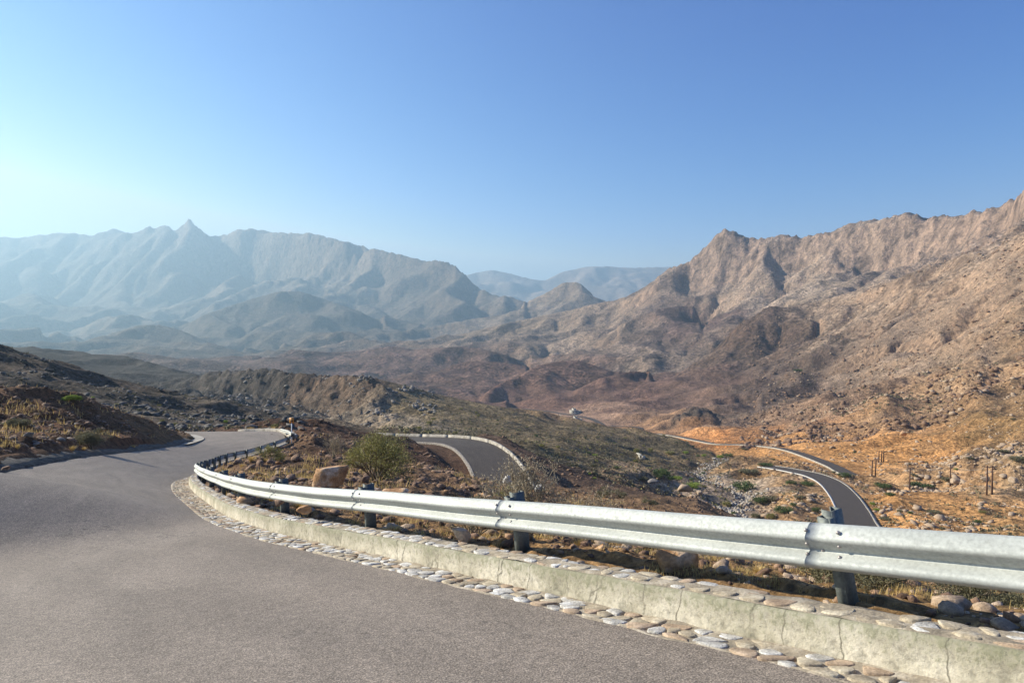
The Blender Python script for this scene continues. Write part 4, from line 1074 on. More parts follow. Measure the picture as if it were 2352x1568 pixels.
# outcrops of dark rock on the slopes
def side_of_rail(x, y):
    """signed distance from the rail face (positive on the road side) and the nearest sample"""
    out = np.empty(len(x)); ki = np.empty(len(x), int)
    R4 = RAIL[::4]; N4 = RN[::4]
    for a in range(0, len(x), 4000):
        dx = x[a:a + 4000, None] - R4[None, :, 0]; dy = y[a:a + 4000, None] - R4[None, :, 1]
        k = np.argmin(dx * dx + dy * dy, 1); q = np.arange(len(k))
        dd = dx[q, k] * N4[k, 0] + dy[q, k] * N4[k, 1]
        out[a:a + 4000] = np.where(dd >= 0, 1, -1) * np.hypot(dx[q, k], dy[q, k]); ki[a:a + 4000] = k * 4
    return out, ki
def dist_poly(x, y, rc):
    best = np.full(len(x), 1e9)
    for a in range(0, len(x), 6000):
        best[a:a + 6000] = np.sqrt(((x[a:a + 6000, None] - rc[None, :, 0]) ** 2 + (y[a:a + 6000, None] - rc[None, :, 1]) ** 2).min(1))
    return best
LCd, _ = resample(LC, .4); RCd, _ = resample(RC, .4)
ring = np.vstack([LC[::2], RC[::-2]])
def on_road(x, y, margin=0.0):
    inside = np.zeros(len(x), bool); n_ = len(ring)
    for i in range(n_):
        x1, y1 = ring[i, :2]; x2, y2 = ring[(i + 1) % n_, :2]
        c = ((y1 > y) != (y2 > y)) & (x < (x2 - x1) * (y - y1) / (y2 - y1 + 1e-12) + x1)
        inside ^= c
    return inside
R2d, _ = resample(road2_c, 1.5); R3d, _ = resample(road3_c, 2); R4d, _ = resample(road4_c, 3)
def allowed(x, y):
    ok = ~on_road(x, y)
    s, k = side_of_rail(x, y)
    ok &= (s < -.33) | (s > 3.0) | (y > 76)
    ok &= dist_poly(x, y, LCd[:, :2]) > 1.15
    ok &= dist_poly(x, y, R2d) > 5.9
    ok &= dist_poly(x, y, R3d) > 5.4
    ok &= dist_poly(x, y, R4d) > 5.6
    return ok
def scatter(pxr, dr, n, dens=None):
    """points uniform in bearing and in the logarithm of the distance"""
    p_ = rng.uniform(pxr[0], pxr[1], n); d_ = np.exp(rng.uniform(math.log(dr[0]), math.log(dr[1]), n))
    x = (p_ - CX) / F * d_; y = d_
    ok = allowed(x, y)
    if dens is not None: ok &= rng.random(n) < dens(x, y)
    return x[ok], y[ok]
def rubble(x, y, size, mat, sub, name="rubble", flat=.7, sinkf=.25):
    vs = []; fs = []; nb = 0; V0 = []
    for q in range(10): V0.append(rock_verts(rng, sub, 7 if sub > 1 else 5))
    z = ground_zv(x, y)
    for q in range(10):
        k = np.arange(q, len(x), 10)
        if not len(k): continue
        v, f = V0[q]; m = len(k)
        th = rng.uniform(0, 2 * PI, m); sx = size[k]; sy = size[k] * rng.uniform(.6, 1.0, m); sz = size[k] * rng.uniform(.45, .95, m) * flat
        tl = rng.normal(0, .35, m)
        X = v[None, :, 0] * sx[:, None]; Y = v[None, :, 1] * sy[:, None]; Z = v[None, :, 2] * sz[:, None]
        X, Z = X * np.cos(tl)[:, None] - Z * np.sin(tl)[:, None], X * np.sin(tl)[:, None] + Z * np.cos(tl)[:, None]
        X2 = X * np.cos(th)[:, None] - Y * np.sin(th)[:, None] + x[k][:, None]; Y2 = X * np.sin(th)[:, None] + Y * np.cos(th)[:, None] + y[k][:, None]
        Z2 = Z + (z[k] + sz * (1 - 2 * sinkf) * .6)[:, None]
        vs.append(np.stack([X2, Y2, Z2], -1).reshape(-1, 3))
        fs.append((f[None] + (np.arange(m) * len(v))[:, None, None] + nb).reshape(-1, 3)); nb += m * len(v)
    o = mesh_arrays(name, np.concatenate(vs), np.concatenate(fs), [mat]); tag(o, kind='stuff'); return o
def sizes(n, lo, hi, p=2.2):
    u = rng.random(n); return lo * (hi / lo) ** (u ** p)
def clump(x, y, sc_, seed, lo=-.1, hi=.35):
    return sstep(lo, hi, fbm(x / sc_, y / sc_, 3, seed))
# close to the rail, among the bushes
x, y = scatter((500, 2500), (4, 30), 5500, lambda x, y: .35 + .65 * clump(x, y, 1.2, 3)); rubble(x, y, sizes(len(x), .014, .11) * np.clip(y / 7, .8, 1.6), M_brownst, 1)
x, y = scatter((420, 2500), (4, 30), 3000, lambda x, y: .3 + .7 * clump(x, y, 1.5, 4)); rubble(x, y, sizes(len(x), .015, .14) * np.clip(y / 7, .8, 1.6), M_tanst, 2)
x, y = scatter((430, 1250), (14, 95), 8500, lambda x, y: .25 + .75 * clump(x, y, 3, 5)); rubble(x, y, sizes(len(x), .05, .34, 2.5) * np.clip(y / 35, .6, 1.4), M_brownst, 2)
x, y = scatter((430, 1250), (14, 70), 2500, lambda x, y: clump(x, y, 2.5, 6)); rubble(x, y, sizes(len(x), .05, .30, 2.5) * np.clip(y / 35, .6, 1.3), M_orange, 2)
# left mound
x, y = scatter((-160, 430), (17, 66), 13000, lambda x, y: .3 + .7 * clump(x, y, 3, 7)); rubble(x, y, sizes(len(x), .035, .26, 2.6), M_brownst, 2)
x, y = scatter((-160, 430), (17, 66), 1500, lambda x, y: clump(x, y, 4, 8)); rubble(x, y, sizes(len(x), .04, .24, 2.6), M_greyst, 2)
# dark hillside behind
x, y = scatter((-160, 700), (80, 230), 9000, lambda x, y: clump(x, y, 12, 9)); rubble(x, y, sizes(len(x), .15, 1.0, 2.6), stone_mix("dark_rock", (.045, .04, .037), (.16, .145, .13), (.09, .08, .072), 2, .05), 1)
# brown slope, gully and stream bed
x, y = scatter((1150, 1850), (40, 330), 9000, lambda x, y: .15 + .85 * clump(x, y, 14, 10)); rubble(x, y, sizes(len(x), .1, .8, 2.6) * np.clip(y / 170, .4, 1.2), M_brownst, 1)
wl = np.array([W(*p) for p in [(1650, 1195, 180), (1690, 1165, 205), (1718, 1142, 225), (1672, 1122, 245), (1612, 1104, 270), (1590, 1092, 295), (1620, 1075, 330), (1665, 1055, 380)]]); wlr, _ = resample(wl, 1.0)
x, y = scatter((1540, 1790), (165, 400), 14000); k = dist_poly(x, y, wlr) < 4 + 5 * fbm(x / 12, y / 12, 3, 12); x, y = x[k], y[k]; rubble(x, y, sizes(len(x), .2, .9, 2.4), stone_mix("stream_stone", (.20, .17, .14), (.48, .43, .37), (.34, .29, .24), 1.2), 1, "stream_stones")
# right bank and valley floor
x, y = scatter((1700, 2500), (120, 430), 9000, lambda x, y: .1 + .9 * clump(x, y, 22, 13, .0, .3)); rubble(x, y, sizes(len(x), .2, 1.5, 2.8), M_tanst, 1)
x, y = scatter((2080, 2500), (215, 300), 3200, lambda x, y: .4 + .6 * clump(x, y, 16, 14)); rubble(x, y, sizes(len(x), .25, 1.7, 2.6), M_tanst, 2)
x, y = scatter((1700, 2500), (430, 1500), 26000, lambda x, y: .12 + .88 * clump(x, y, 60, 15, 0, .35)); rubble(x, y, sizes(len(x), .45, 3.4, 3.0), M_brownst, 1)
x, y = scatter((1750, 2500), (430, 1500), 12000, lambda x, y: clump(x, y, 70, 15, 0, .35)); rubble(x, y, sizes(len(x), .45, 2.8, 3.0), M_tanst, 1)
x, y = scatter((1900, 2500), (600, 1400), 3500, lambda x, y: clump(x, y, 60, 25, .1, .4)); rubble(x, y, sizes(len(x), .8, 4.5, 3.0), M_brownst, 1)
x, y = scatter((470, 1000), (330, 520), 3500, lambda x, y: clump(x, y, 25, 16)); rubble(x, y, sizes(len(x), .4, 2.4, 2.4), M_greyst, 1)
print("rubble", time.time() - T0)

# ------------------------------------------------------------------ plants
def leaf_cloud(rg, P, size, n_per, spread, elong=2.4):
    """n_per small leaf faces round each point of P"""
    c = np.repeat(P, n_per, 0) + rg.normal(0, spread, (len(P) * n_per, 3))
    m = len(c); a = rg.normal(size=(m, 3)); a /= np.linalg.norm(a, axis=1)[:, None]
    b = np.cross(a, rg.normal(size=(m, 3))); b /= np.linalg.norm(b, axis=1)[:, None] + 1e-9
    s = size * rg.uniform(.6, 1.3, m)[:, None]
    v = np.stack([c - a * s * elong / 2, c + b * s / 2, c + a * s * elong / 2, c - b * s / 2], 1).reshape(-1, 3)
    f = np.arange(m * 4).reshape(-1, 4)
    return v, f
def grow(rg, base, height, width, n_main, levels=3, spread_up=.55, flat=.0):
    """branching stems: a list of (points, radii) and the tip points"""
    br = []; tips = []
    def go(p, d, L, r, lev):
        n = 4; pts = [p]; q = p.copy(); dd = d.copy()
        for i in range(n):
            dd = dd + rg.normal(0, .16, 3); dd[2] += .03 * (1 - 2 * flat); dd /= np.linalg.norm(dd)
            q = q + dd * L / n; pts.append(q.copy())
        br.append((np.array(pts), np.linspace(r, r * .55, n + 1)))
        if lev == 0: tips.append(q); tips.append(pts[-2]); return
        for k in range(rg.integers(2, 4)):
            d2 = dd + rg.normal(0, .5, 3); d2[2] = d2[2] * (1 - flat) + .12; d2 /= np.linalg.norm(d2)
            go(pts[rg.integers(2, n + 1)], d2, L * rg.uniform(.55, .8), r * .6, lev - 1)
        tips.append(q)
    for k in range(n_main):
        th = rg.uniform(0, 2 * PI); sp = rg.uniform(.15, 1.0) * spread_up * 1.6
        d = np.array([math.cos(th) * sp, math.sin(th) * sp, 1.0]); d /= np.linalg.norm(d)
        go(np.array([rg.normal(0, .03 * width), rg.normal(0, .03 * width), 0.0]), d, height * .5, .018 * height + .004, levels)
    return br, np.array(tips)
def plant(name, loc, h, wdt, label, cat, leafmat, woodmat=None, seed=1, n_main=9, levels=2, leaf=.03, n_per=14, spread=.07, flat=0.0, leaves=True, group=None, tubes=4, elong=2.4, root=None, spread_up=.55):
    rg = np.random.default_rng(seed)
    br, tips = grow(rg, None, h, wdt, n_main, levels, spread_up, flat)
    ext = np.abs(tips[:, :2]).max() * 2; sx = wdt / max(ext, 1e-3) * 1.05; sz = h / max(tips[:, 2].max(), 1e-3)
    S = np.array([sx, sx, sz])
    root = empty(name, tuple(loc)); tag(root, label, cat, group)
    mb = MB()
    for pts, rad in br: mb.tube((pts * S) + [0, 0, -.03], rad * max(.6, min(sx, 1.5)), tubes, cap=False)
    mb.build("stems", woodmat or M_bark, root)
    if leaves:
        v, f = leaf_cloud(rg, tips * S, leaf, n_per, spread * np.array([wdt, wdt, h * .7]), elong)
        mesh_arrays("foliage", v, f, [leafmat], parent=root)
    return root
def on_ground(px_, py_, d0, d1=None):
    if d1 is None:
        p = W(px_, py_, d0); p[2] = ground_z(p[0], p[1]); return p
    return hit(px_, py_, d0, d1)
p = on_ground(868, 1116, 24); plant("bush", p, 1.85, 2.75, "large round green acacia bush beyond the rail, right of the orange boulder", "bush", M_leaf, seed=3, n_main=18, levels=3, leaf=.026, n_per=15, spread=.045, spread_up=.85)
p = on_ground(619, 1040, 37); plant("bush", p, 1.0, 1.7, "thin feathery olive bush behind the rail near the far bend", "bush", M_leaf, seed=4, n_main=12, levels=2, leaf=.03, n_per=12, spread=.05, spread_up=.8)
p = on_ground(765, 1058, 38); plant("bush", p, 1.45, 1.7, "leafless brown bush left of the large green bush", "bush", M_dry, M_dry, seed=5, n_main=12, levels=3, leaf=.02, n_per=5, spread=.05)
p = on_ground(828, 1050, 40); plant("bush", p, 1.2, 1.8, "pale green bush behind the large green bush", "bush", M_leaf, seed=6, n_main=10, levels=2, leaf=.04, n_per=22, spread=.08)
p = on_ground(1003, 1076, 50); plant("bush", p, .8, 1.0, "small straw coloured bush in front of the shaded slope", "bush", M_dry, M_dry, seed=7, n_main=10, levels=2, leaf=.03, n_per=6)
p = on_ground(1215, 1275, 8.1); plant("bush", p, 1.02, 1.25, "dense dry thorn bush rising right behind the guard rail", "bush", M_dry, M_dry, seed=8, n_main=14, levels=3, leaf=.008, n_per=9, spread=.035, spread_up=.8, elong=4)
p = on_ground(1345, 1262, 9.2); plant("bush", p, .85, 1.3, "dry thorn bush right of the densest one behind the rail", "bush", M_dry, M_dry, seed=9, n_main=11, levels=3, leaf=.008, n_per=7, spread=.04, spread_up=.9, elong=4)
p = on_ground(1090, 1210, 10.5); plant("bush", p, .72, 1.2, "low dry bush left of the dense thorn bush behind the rail", "bush", M_leafo, M_dry, seed=10, n_main=10, levels=3, leaf=.010, n_per=7, spread=.05, spread_up=.9, elong=4)
p = on_ground(1172, 1132, 30); plant("bush", p, .95, 1.35, "yellow green bush in front of the lower road end", "bush", M_leaf, seed=11, n_main=10, levels=2, leaf=.03, n_per=20, spread=.07)
for i, (a, b, d, h, w_, lb) in enumerate([(2010, 1402, 5.6, .24, .62, "sprawling olive thorn bush at the foot of the near rail post"), (2190, 1405, 5.7, .24, .7, "sprawling olive thorn bush behind the long orange slab"), (1900, 1385, 5.9, .2, .5, "low olive thorn bush left of the near rail post"), (2320, 1415, 5.4, .2, .5, "low olive thorn bush at the right edge under the rail")]):
    plant("bush", on_ground(a, b, d), h, w_, lb, "bush", M_leafo, M_dry, seed=20 + i, n_main=12, levels=3, leaf=.007, n_per=14, spread=.06, spread_up=1.1, elong=3)
# left mound
plant("bush", hit(208, 1029, 33.5, 60), 1.0, 1.6, "rounded olive bush on the left mound above the kerb", "bush", M_leafo, seed=30, n_main=12, levels=2, leaf=.03, n_per=24, spread=.07)
plant("bush", hit(42, 985, 24, 60), .6, 1.3, "grey olive bush on the left mound near the picture edge", "bush", M_leafo, seed=31, n_main=10, levels=2, leaf=.035, n_per=16, spread=.08)
plant("bush", hit(166, 921, 35, 60), .38, 1.0, "bright green cushion bush on top of the left mound", "bush", M_leafb, seed=32, n_main=10, levels=2, leaf=.04, n_per=24, spread=.1)
# flat-topped acacia on the brown slope
plant("acacia_tree", on_ground(1406, 1152, 72), 1.6, 2.9, "flat-topped acacia tree standing on the brown slope", "tree", M_leafo, seed=33, n_main=4, levels=3, leaf=.05, n_per=16, spread=.05, flat=.7, spread_up=.7)
plant("acacia_tree", on_ground(1487, 1156, 74), 1.2, 2.0, "smaller sparse acacia right of the flat-topped one", "tree", M_leafo, M_dry, seed=34, n_main=4, levels=3, leaf=.045, n_per=10, spread=.06, flat=.6, spread_up=.8)

def far_shrub_mesh(name, seed, mat, n=26, leaf=.16, per=12, flat=.6):
    rg = np.random.default_rng(seed)
    th = rg.uniform(0, 2 * PI, n); r = np.sqrt(rg.random(n)) * .42; z = (.25 + .55 * rg.random(n) ** .7) * (1 - 1.2 * r * r)
    P = np.stack([r * np.cos(th), r * np.sin(th), z * flat * 1.3], 1)
    v, f = leaf_cloud(rg, P, leaf, per, .06, 1.5)
    mb = MB(); nst = 5
    for k in range(nst):
        q = P[k * 3 % n]; mb.tube([[0, 0, -.05], q * .5 + [0, 0, .02], q], [.02, .015, .006], 4, cap=False)
    V = np.concatenate([v] + mb.v); F4 = np.concatenate([f] + [a + len(v) for a in mb.f4])
    me_o = mesh_arrays(name, V, F4, [mat, M_bark], fmat=np.concatenate([np.zeros(len(f)), np.ones(len(F4) - len(f))]))
    return me_o
kinds = {}
for kn, mt in (("d", M_leafd), ("b", M_leafb), ("o", M_leafo), ("y", M_leaf)):
    kinds[kn] = [far_shrub_mesh("shrub", 100 + 7 * q + ord(kn), mt, leaf=.05, n=70, per=18).data for q in range(2)]
for o in list(COL.objects):
    if o.name.startswith("shrub"): bpy.data.objects.remove(o)
def shrub(px_, py_, wpx, hpx, kind, dr, label, group=None, i=0):
    p = hit(px_, py_, *dr); d = p[1]
    o = bpy.data.objects.new("shrub", kinds[kind][i % 2]); COL.objects.link(o)
    wd = wpx / F * d; o.location = (p[0], p[1], p[2] - .05 * wd); o.scale = (wd * 1.05, wd * 1.05, hpx / F * d * 1.35)
    o.rotation_euler = (0, 0, (px_ * 7.7) % 6.28)
    tag(o, label, "shrub", group); return o
SH = [
 (1710, 1127, 50, 26, 'd', (150, 400), "largest dark green shrub beside the white stream bed"),
 (1747, 1156, 30, 18, 'd', (150, 400), "dark green shrub right below the largest stream bed shrub"),
 (1670, 1163, 22, 14, 'y', (150, 400), "yellow green shrub on the left bank of the stream bed"),
 (1772, 1152, 30, 16, 'o', (150, 400), "grey brown shrub right of the two dark green shrubs"),
 (1800, 1175, 44, 16, 'd', (140, 300), "wide flat green shrub above the rail, left of the valley road"),
 (1875, 1176, 20, 14, 'd', (140, 300), "round green shrub standing alone left of the valley road"),
 (1736, 1190, 22, 14, 'o', (140, 300), "olive shrub half hidden by the rail near the stream bed"),
 (1771, 1190, 22, 13, 'y', (140, 300), "yellow green shrub half hidden by the rail"),
 (1686, 1182, 14, 9, 'd', (140, 300), "small green shrub at the shaded foot of the stream bed"),
 (1816, 1112, 26, 11, 'd', (180, 300), "dark shrub on the rocky bank above the valley road"),
 (1854, 1114, 34, 12, 'd', (180, 300), "wide dark shrub at the left edge of the valley road"),
 (1836, 1143, 26, 8, 'o', (160, 300), "flat olive shrub on the bare bank left of the valley road"),
 (1720, 1086, 46, 12, 'o', (200, 420), "wide flat-topped olive shrub on the rocky knoll"),
 (1758, 1070, 34, 10, 'd', (230, 420), "flat dark shrub on the crest of the rocky knoll"),
 (1939, 1094, 30, 11, 'd', (240, 420), "dark shrub where the distant road passes out of sight"),
 (1672, 1048, 26, 9, 'd', (300, 480), "dark shrub below the distant road at the end of the olive slope"),
 (1654, 1052, 16, 9, 'b', (300, 480), "bright shrub left of the dark one below the distant road"),
 (1709, 1032, 15, 5, 'o', (330, 480), "small flat shrub on the orange bank under the distant road"),
 (1519, 1096, 44, 24, 'd', (180, 420), "large dark thicket shrub in the shaded hollow of the wadi"),
 (1540, 1103, 18, 12, 'd', (180, 420), "small dark shrub right of the thicket in the wadi"),
 (1556, 1103, 22, 12, 'b', (180, 420), "bright green shrub at the upper end of the white stones"),
 (1591, 1119, 40, 15, 'b', (180, 420), "wide bright green shrub above the white stream bed"),
 (1478, 1103, 20, 10, 'o', (160, 420), "olive shrub left of the grey boulder in the wadi"),
 (1462, 1038, 16, 10, 'y', (250, 480), "yellow green shrub left of the small white block on the slope"),
 (1494, 1039, 12, 12, 'y', (250, 480), "upright yellow green shrub above the dark hollow"),
 (1539, 1042, 22, 8, 'y', (250, 480), "wide yellow green shrub at the foot of the olive slope"),
 (1575, 1042, 14, 8, 'b', (250, 480), "bright small shrub near the lower tip of the olive slope"),
 (1617, 1048, 12, 7, 'b', (280, 480), "last bright shrub at the tip of the olive slope"),
 (1366, 1047, 14, 6, 'b', (180, 420), "bright green shrub pair member in the middle of the olive slope"),
 (1355, 1090, 8, 6, 'b', (120, 300), "upper of the two lime green shrubs at the edge of the shaded gully"),
 (1364, 1099, 12, 5, 'b', (120, 300), "lower of the two lime green shrubs at the edge of the shaded gully"),
 (2027, 1119, 38, 12, 'd', (200, 330), "wide dark shrub right of the valley road below the poles"),
 (2104, 1118, 28, 15, 'd', (200, 330), "dark shrub beside the pole left of the middle"),
 (2130, 1120, 28, 11, 'd', (200, 330), "dark shrub among boulders between the two single poles"),
 (2102, 1094, 20, 7, 'o', (220, 360), "flat olive shrub behind the left single pole"),
 (2177, 1104, 28, 12, 'o', (220, 330), "olive shrub beside the right single pole"),
 (2044, 1138, 24, 9, 'd', (180, 330), "dark low shrub on the bank right of the valley road"),
 (2003, 1159, 14, 8, 'b', (150, 300), "green tussock right of the road edge"),
 (2014, 1173, 15, 8, 'b', (150, 300), "green tussock lower down right of the road edge"),
 (2033, 1194, 28, 10, 'o', (140, 300), "olive shrub just above the rail right of the valley road"),
 (2145, 1178, 30, 9, 'o', (140, 300), "low brown olive shrub on the orange bank"),
 (2257, 1178, 16, 7, 'y', (130, 300), "yellow shrub on the orange bank near the right"),
 (2339, 1060, 40, 16, 'o', (200, 400), "large olive shrub at the right edge among boulders"),
 (2304, 1038, 26, 8, 'o', (250, 450), "olive shrub above the boulder field near the right edge"),
 (2228, 1054, 18, 7, 'o', (250, 400), "olive shrub above the twin utility poles"),
 (2196, 1080, 9, 6, 'b', (220, 400), "tiny bright shrub between boulders above the single pole"),
 (268, 931, 10, 6, 'y', (80, 220), "pale green shrub on the dark hillside above the left mound"),
 (213, 914, 8, 5, 'b', (80, 220), "bright green shrub on the dark hillside above the left mound"),
 (320, 945, 14, 9, 'o', (80, 220), "olive shrub high on the dark hillside near its middle"),
 (403, 978, 12, 9, 'y', (80, 220), "green shrub at the foot of the dark hillside behind the far rail"),
 (435, 979, 9, 6, 'y', (80, 220), "smaller green shrub right of the one behind the far rail"),
 (518, 972, 10, 9, 'b', (80, 220), "green shrub behind the far bend below the cliff"),
 (22, 896, 10, 6, 'y', (60, 220), "yellow shrub at the left edge of the dark hillside"),
 (1833, 853, 20, 8, 'd', (700, 1300), "green shrub patch in the gully of the right hillside"),
]
for i, (a, b, w_, h_, k, dr, lb) in enumerate(SH): shrub(a, b, w_, h_, k, dr, lb, i=i)
# sparse low shrubs of the olive slope and the far banks
def shrub_field(n, pxr, dr, wr, ks, label, group, seed, dens=None):
    global rng
    x, y = scatter(pxr, dr, n, dens); z = ground_zv(x, y)
    for i in range(len(x)):
        k = ks[int(rng.integers(0, len(ks)))]; wd = rng.uniform(*wr)
        o = bpy.data.objects.new("shrub", kinds[k][i % 2]); COL.objects.link(o)
        o.location = (x[i], y[i], z[i] - .05); o.scale = (wd, wd, wd * rng.uniform(.6, .95)); o.rotation_euler = (0, 0, rng.uniform(0, 6.28))
        pxx_ = CX + F * x[i] / y[i]
        lb = (("larger " if wd > (wr[0] + wr[1]) / 2 else "small ") + {"o": "grey olive", "y": "yellow green", "d": "dark green"}[k] + " shrub ") + label(pxx_, y[i])
        tag(o, lb, "shrub", group)
def z_olive(p_, d_): return "on the olive slope " + ("near the grey cliff end" if p_ < 1050 else "above the lower road bend" if p_ < 1250 else "above the shaded gully" if p_ < 1420 else "above the dark hollow of the wadi") + (", far" if d_ > 330 else "")
def z_valley(p_, d_): return ("on the knoll beside the stream bed" if p_ < 1850 else "beside the valley road" if p_ < 2050 else "among boulders around the utility poles") + (", near" if d_ < 200 else "")
def z_dark(p_, d_): return "on the dark hillside " + ("above the left mound" if p_ < 250 else "behind the far rail" if p_ < 450 else "below the cliff") + (", high" if d_ > 130 else "")
shrub_field(120, (900, 1620), (180, 480), (.9, 2.4), "oyyd", z_olive, "small shrubs on the olive slope", 1)
shrub_field(42, (1700, 2352), (140, 420), (.9, 2.4), "odo", z_valley, "small shrubs on the valley floor", 2)
shrub_field(26, (0, 640), (82, 210), (.5, 1.1), "oyd", z_dark, "small shrubs on the dark hillside", 3)
def scrub(n, pxr, dr, wr, mat, dens=None, per=7):
    x, y = scatter(pxr, dr, n, dens); z = ground_zv(x, y); wd = rng.uniform(*wr, len(x))
    c = np.stack([x, y, z], 1)
    m = len(x); q = rng.normal(0, 1, (m, per, 3)) * (wd[:, None, None] * [.3, .3, .16]) + c[:, None] + np.array([0, 0, .2]) * wd[:, None, None]
    q = q.reshape(-1, 3); s = np.repeat(wd, per)[:, None] * .3
    a = rng.normal(size=q.shape); a /= np.linalg.norm(a, axis=1)[:, None]; b = np.cross(a, rng.normal(size=q.shape)); b /= np.linalg.norm(b, axis=1)[:, None]
    v = np.stack([q - a * s, q + b * s * .7, q + a * s, q - b * s * .7], 1).reshape(-1, 3)
    o = mesh_arrays("scrub", v, np.arange(len(v)).reshape(-1, 4), [mat]); tag(o, kind='stuff')
scrub(9000, (880, 1680), (150, 520), (.4, 1.3), M_scrub, lambda x, y: .3 + .7 * clump(x, y, 18, 33))
scrub(1800, (880, 1680), (150, 520), (.4, 1.1), M_leaf, lambda x, y: clump(x, y, 25, 34))
scrub(3500, (1650, 2400), (130, 500), (.4, 1.3), M_scrub, lambda x, y: clump(x, y, 25, 35))
scrub(4000, (1750, 2400), (450, 1300), (.9, 2.6), M_scrub, lambda x, y: clump(x, y, 80, 36))
scrub(2500, (-100, 650), (80, 220), (.25, .8), M_scrub, lambda x, y: clump(x, y, 14, 37))
# straw tufts
def tuft_mesh(seed, n=90, h=1.0, spread=.32):
    rg = np.random.default_rng(seed); V = []; Fc = []
    for i in range(n):
        th = rg.uniform(0, 2 * PI); r = rg.random() ** .7 * .18; b = np.array([r * math.cos(th), r * math.sin(th), -.05])
        th2 = th + rg.normal(0, .5); lean = rg.uniform(.1, 1) * spread; hh = h * rg.uniform(.55, 1.0) * (1 - .35 * lean)
        t1 = b + np.array([lean * .45 * math.cos(th2), lean * .45 * math.sin(th2), hh * .6]); t2 = b + np.array([lean * 1.25 * math.cos(th2), lean * 1.25 * math.sin(th2), hh])
        w_ = np.array([-math.sin(th2), math.cos(th2), 0]) * .011
        k = len(V); V += [b - w_, b + w_, t1 + w_ * .8, t1 - w_ * .8, t2]; Fc += [[k, k + 1, k + 2, k + 3], [k + 3, k + 2, k + 4, k + 4]]
    V = np.array(V); f4 = np.array([f for f in Fc if f[2] != f[3]]); f3 = np.array([f[:3] for f in Fc if f[2] == f[3]])
    o = mesh_arrays("grass_tuft", V, [f4, f3], [M_straw]); me = o.data; bpy.data.objects.remove(o); return me
TM = [tuft_mesh(s, 130, 1.0, .45) for s in (1, 2, 3)]
TF = [
 (513, 1082, 27, 44, 26, "tallest golden grass tuft just behind the rail apex"), (553, 1094, 24, 20, 16, "small golden tuft below the tall one behind the rail"),
 (556, 1056, 33, 22, 13, "rounded tan tuft beside the rail posts"), (577, 1051, 35, 26, 18, "golden tuft right of the rounded one by the rail posts"),
 (610, 1054, 36, 20, 11, "low tan tuft below the feathery bush"), (697, 1030, 50, 34, 18, "golden tuft right of the sign post"), (677, 1046, 42, 18, 9, "pale small tuft below the sign post"),
 (574, 984, 80, 22, 11, "straw tuft on the left of the knoll behind the bend"), (626, 984, 78, 22, 15, "straw tuft above the curve of the far kerb"),
 (700, 1085, 25, 32, 14, "pale domed tuft left of the orange boulder"), (728, 1082, 25, 24, 12, "pale domed tuft touching the orange boulder"),
 (166, 1034, 30, 26, 14, "golden tuft left of the olive bush on the mound"), (192, 1033, 31, 18, 9, "small golden tuft under the olive bush on the mound"),
 (306, 1028, 41, 18, 8, "golden tuft on the mound near the inner bend"), (40, 1030, 24, 18, 14, "orange grass tuft near the left picture edge"), (4, 1030, 23, 14, 14, "orange grass tuft at the left picture edge"),
 (1012, 1082, 48, 10, 12, "thin straw tuft beside the small straw bush"), (1000, 1030, 85, 8, 9, "thin straw tuft at the inner edge of the lower road"),
 (905, 1195, 9.6, 60, 22, "yellow grass tuft under the rail right of the orange boulder"), (690, 1135, 13, 70, 20, "yellow grass under the rail left of the orange boulder"),
 (1330, 1262, 7.6, 60, 24, "yellow grass tuft at the foot of the thorn bush under the rail"), (1740, 1345, 6.2, 60, 18, "yellow grass under the rail right of the standing slab"),
 (1700, 1330, 6.8, 50, 14, "short grass behind the kerb right of the standing slab"), (620, 1130, 15, 60, 18, "yellow grass behind the rail at the start of the bend"),
]
for i, (a, b, d, wpx, hpx, lb) in enumerate(TF):
    o = bpy.data.objects.new("grass_tuft", TM[i % 3]); COL.objects.link(o)
    p = hit(a, b, d * 1.04, 60) if a < 310 else on_ground(a, b, d); d = p[1]; wd = wpx / F * d / 1.05; o.location = tuple(p); o.scale = (wd, wd, hpx / F * d * 1.1); o.rotation_euler = (0, 0, i * 1.3)
    tag(o, lb, "grass tuft")
# short dry grass that cannot be counted
def grass_field(n, pxr, dr, hr, mat, dens=None):
    x, y = scatter(pxr, dr, n, dens); z = ground_zv(x, y); m = len(x)
    hh = rng.uniform(*hr, m) * np.clip(y / 8, .8, 4); th = rng.uniform(0, 2 * PI, m); ln = rng.uniform(.1, .8, m) * hh
    dx, dy = np.cos(th), np.sin(th); ww = .0035 * np.clip(y / 6, .8, 6)
    b = np.stack([x, y, z - .01], 1); wv = np.stack([-dy, dx, 0 * dx], 1) * ww[:, None]
    tip = b + np.stack([dx * ln, dy * ln, hh], 1)
    v = np.stack([b - wv, b + wv, tip], 1).reshape(-1, 3)
    o = mesh_arrays("dry_grass", v, np.arange(len(v)).reshape(-1, 3), [mat]); tag(o, kind='stuff')
grass_field(90000, (450, 2450), (4.2, 18), (.02, .11), M_straw, lambda x, y: clump(x, y, .7, 41, .05, .4))
grass_field(30000, (450, 2450), (4.2, 20), (.02, .08), M_scrub, lambda x, y: clump(x, y, .9, 42, .05, .4))
grass_field(60000, (-120, 1500), (17, 75), (.03, .12), M_straw, lambda x, y: clump(x, y, 3.0, 43, .15, .45))
print("plants", time.time() - T0)

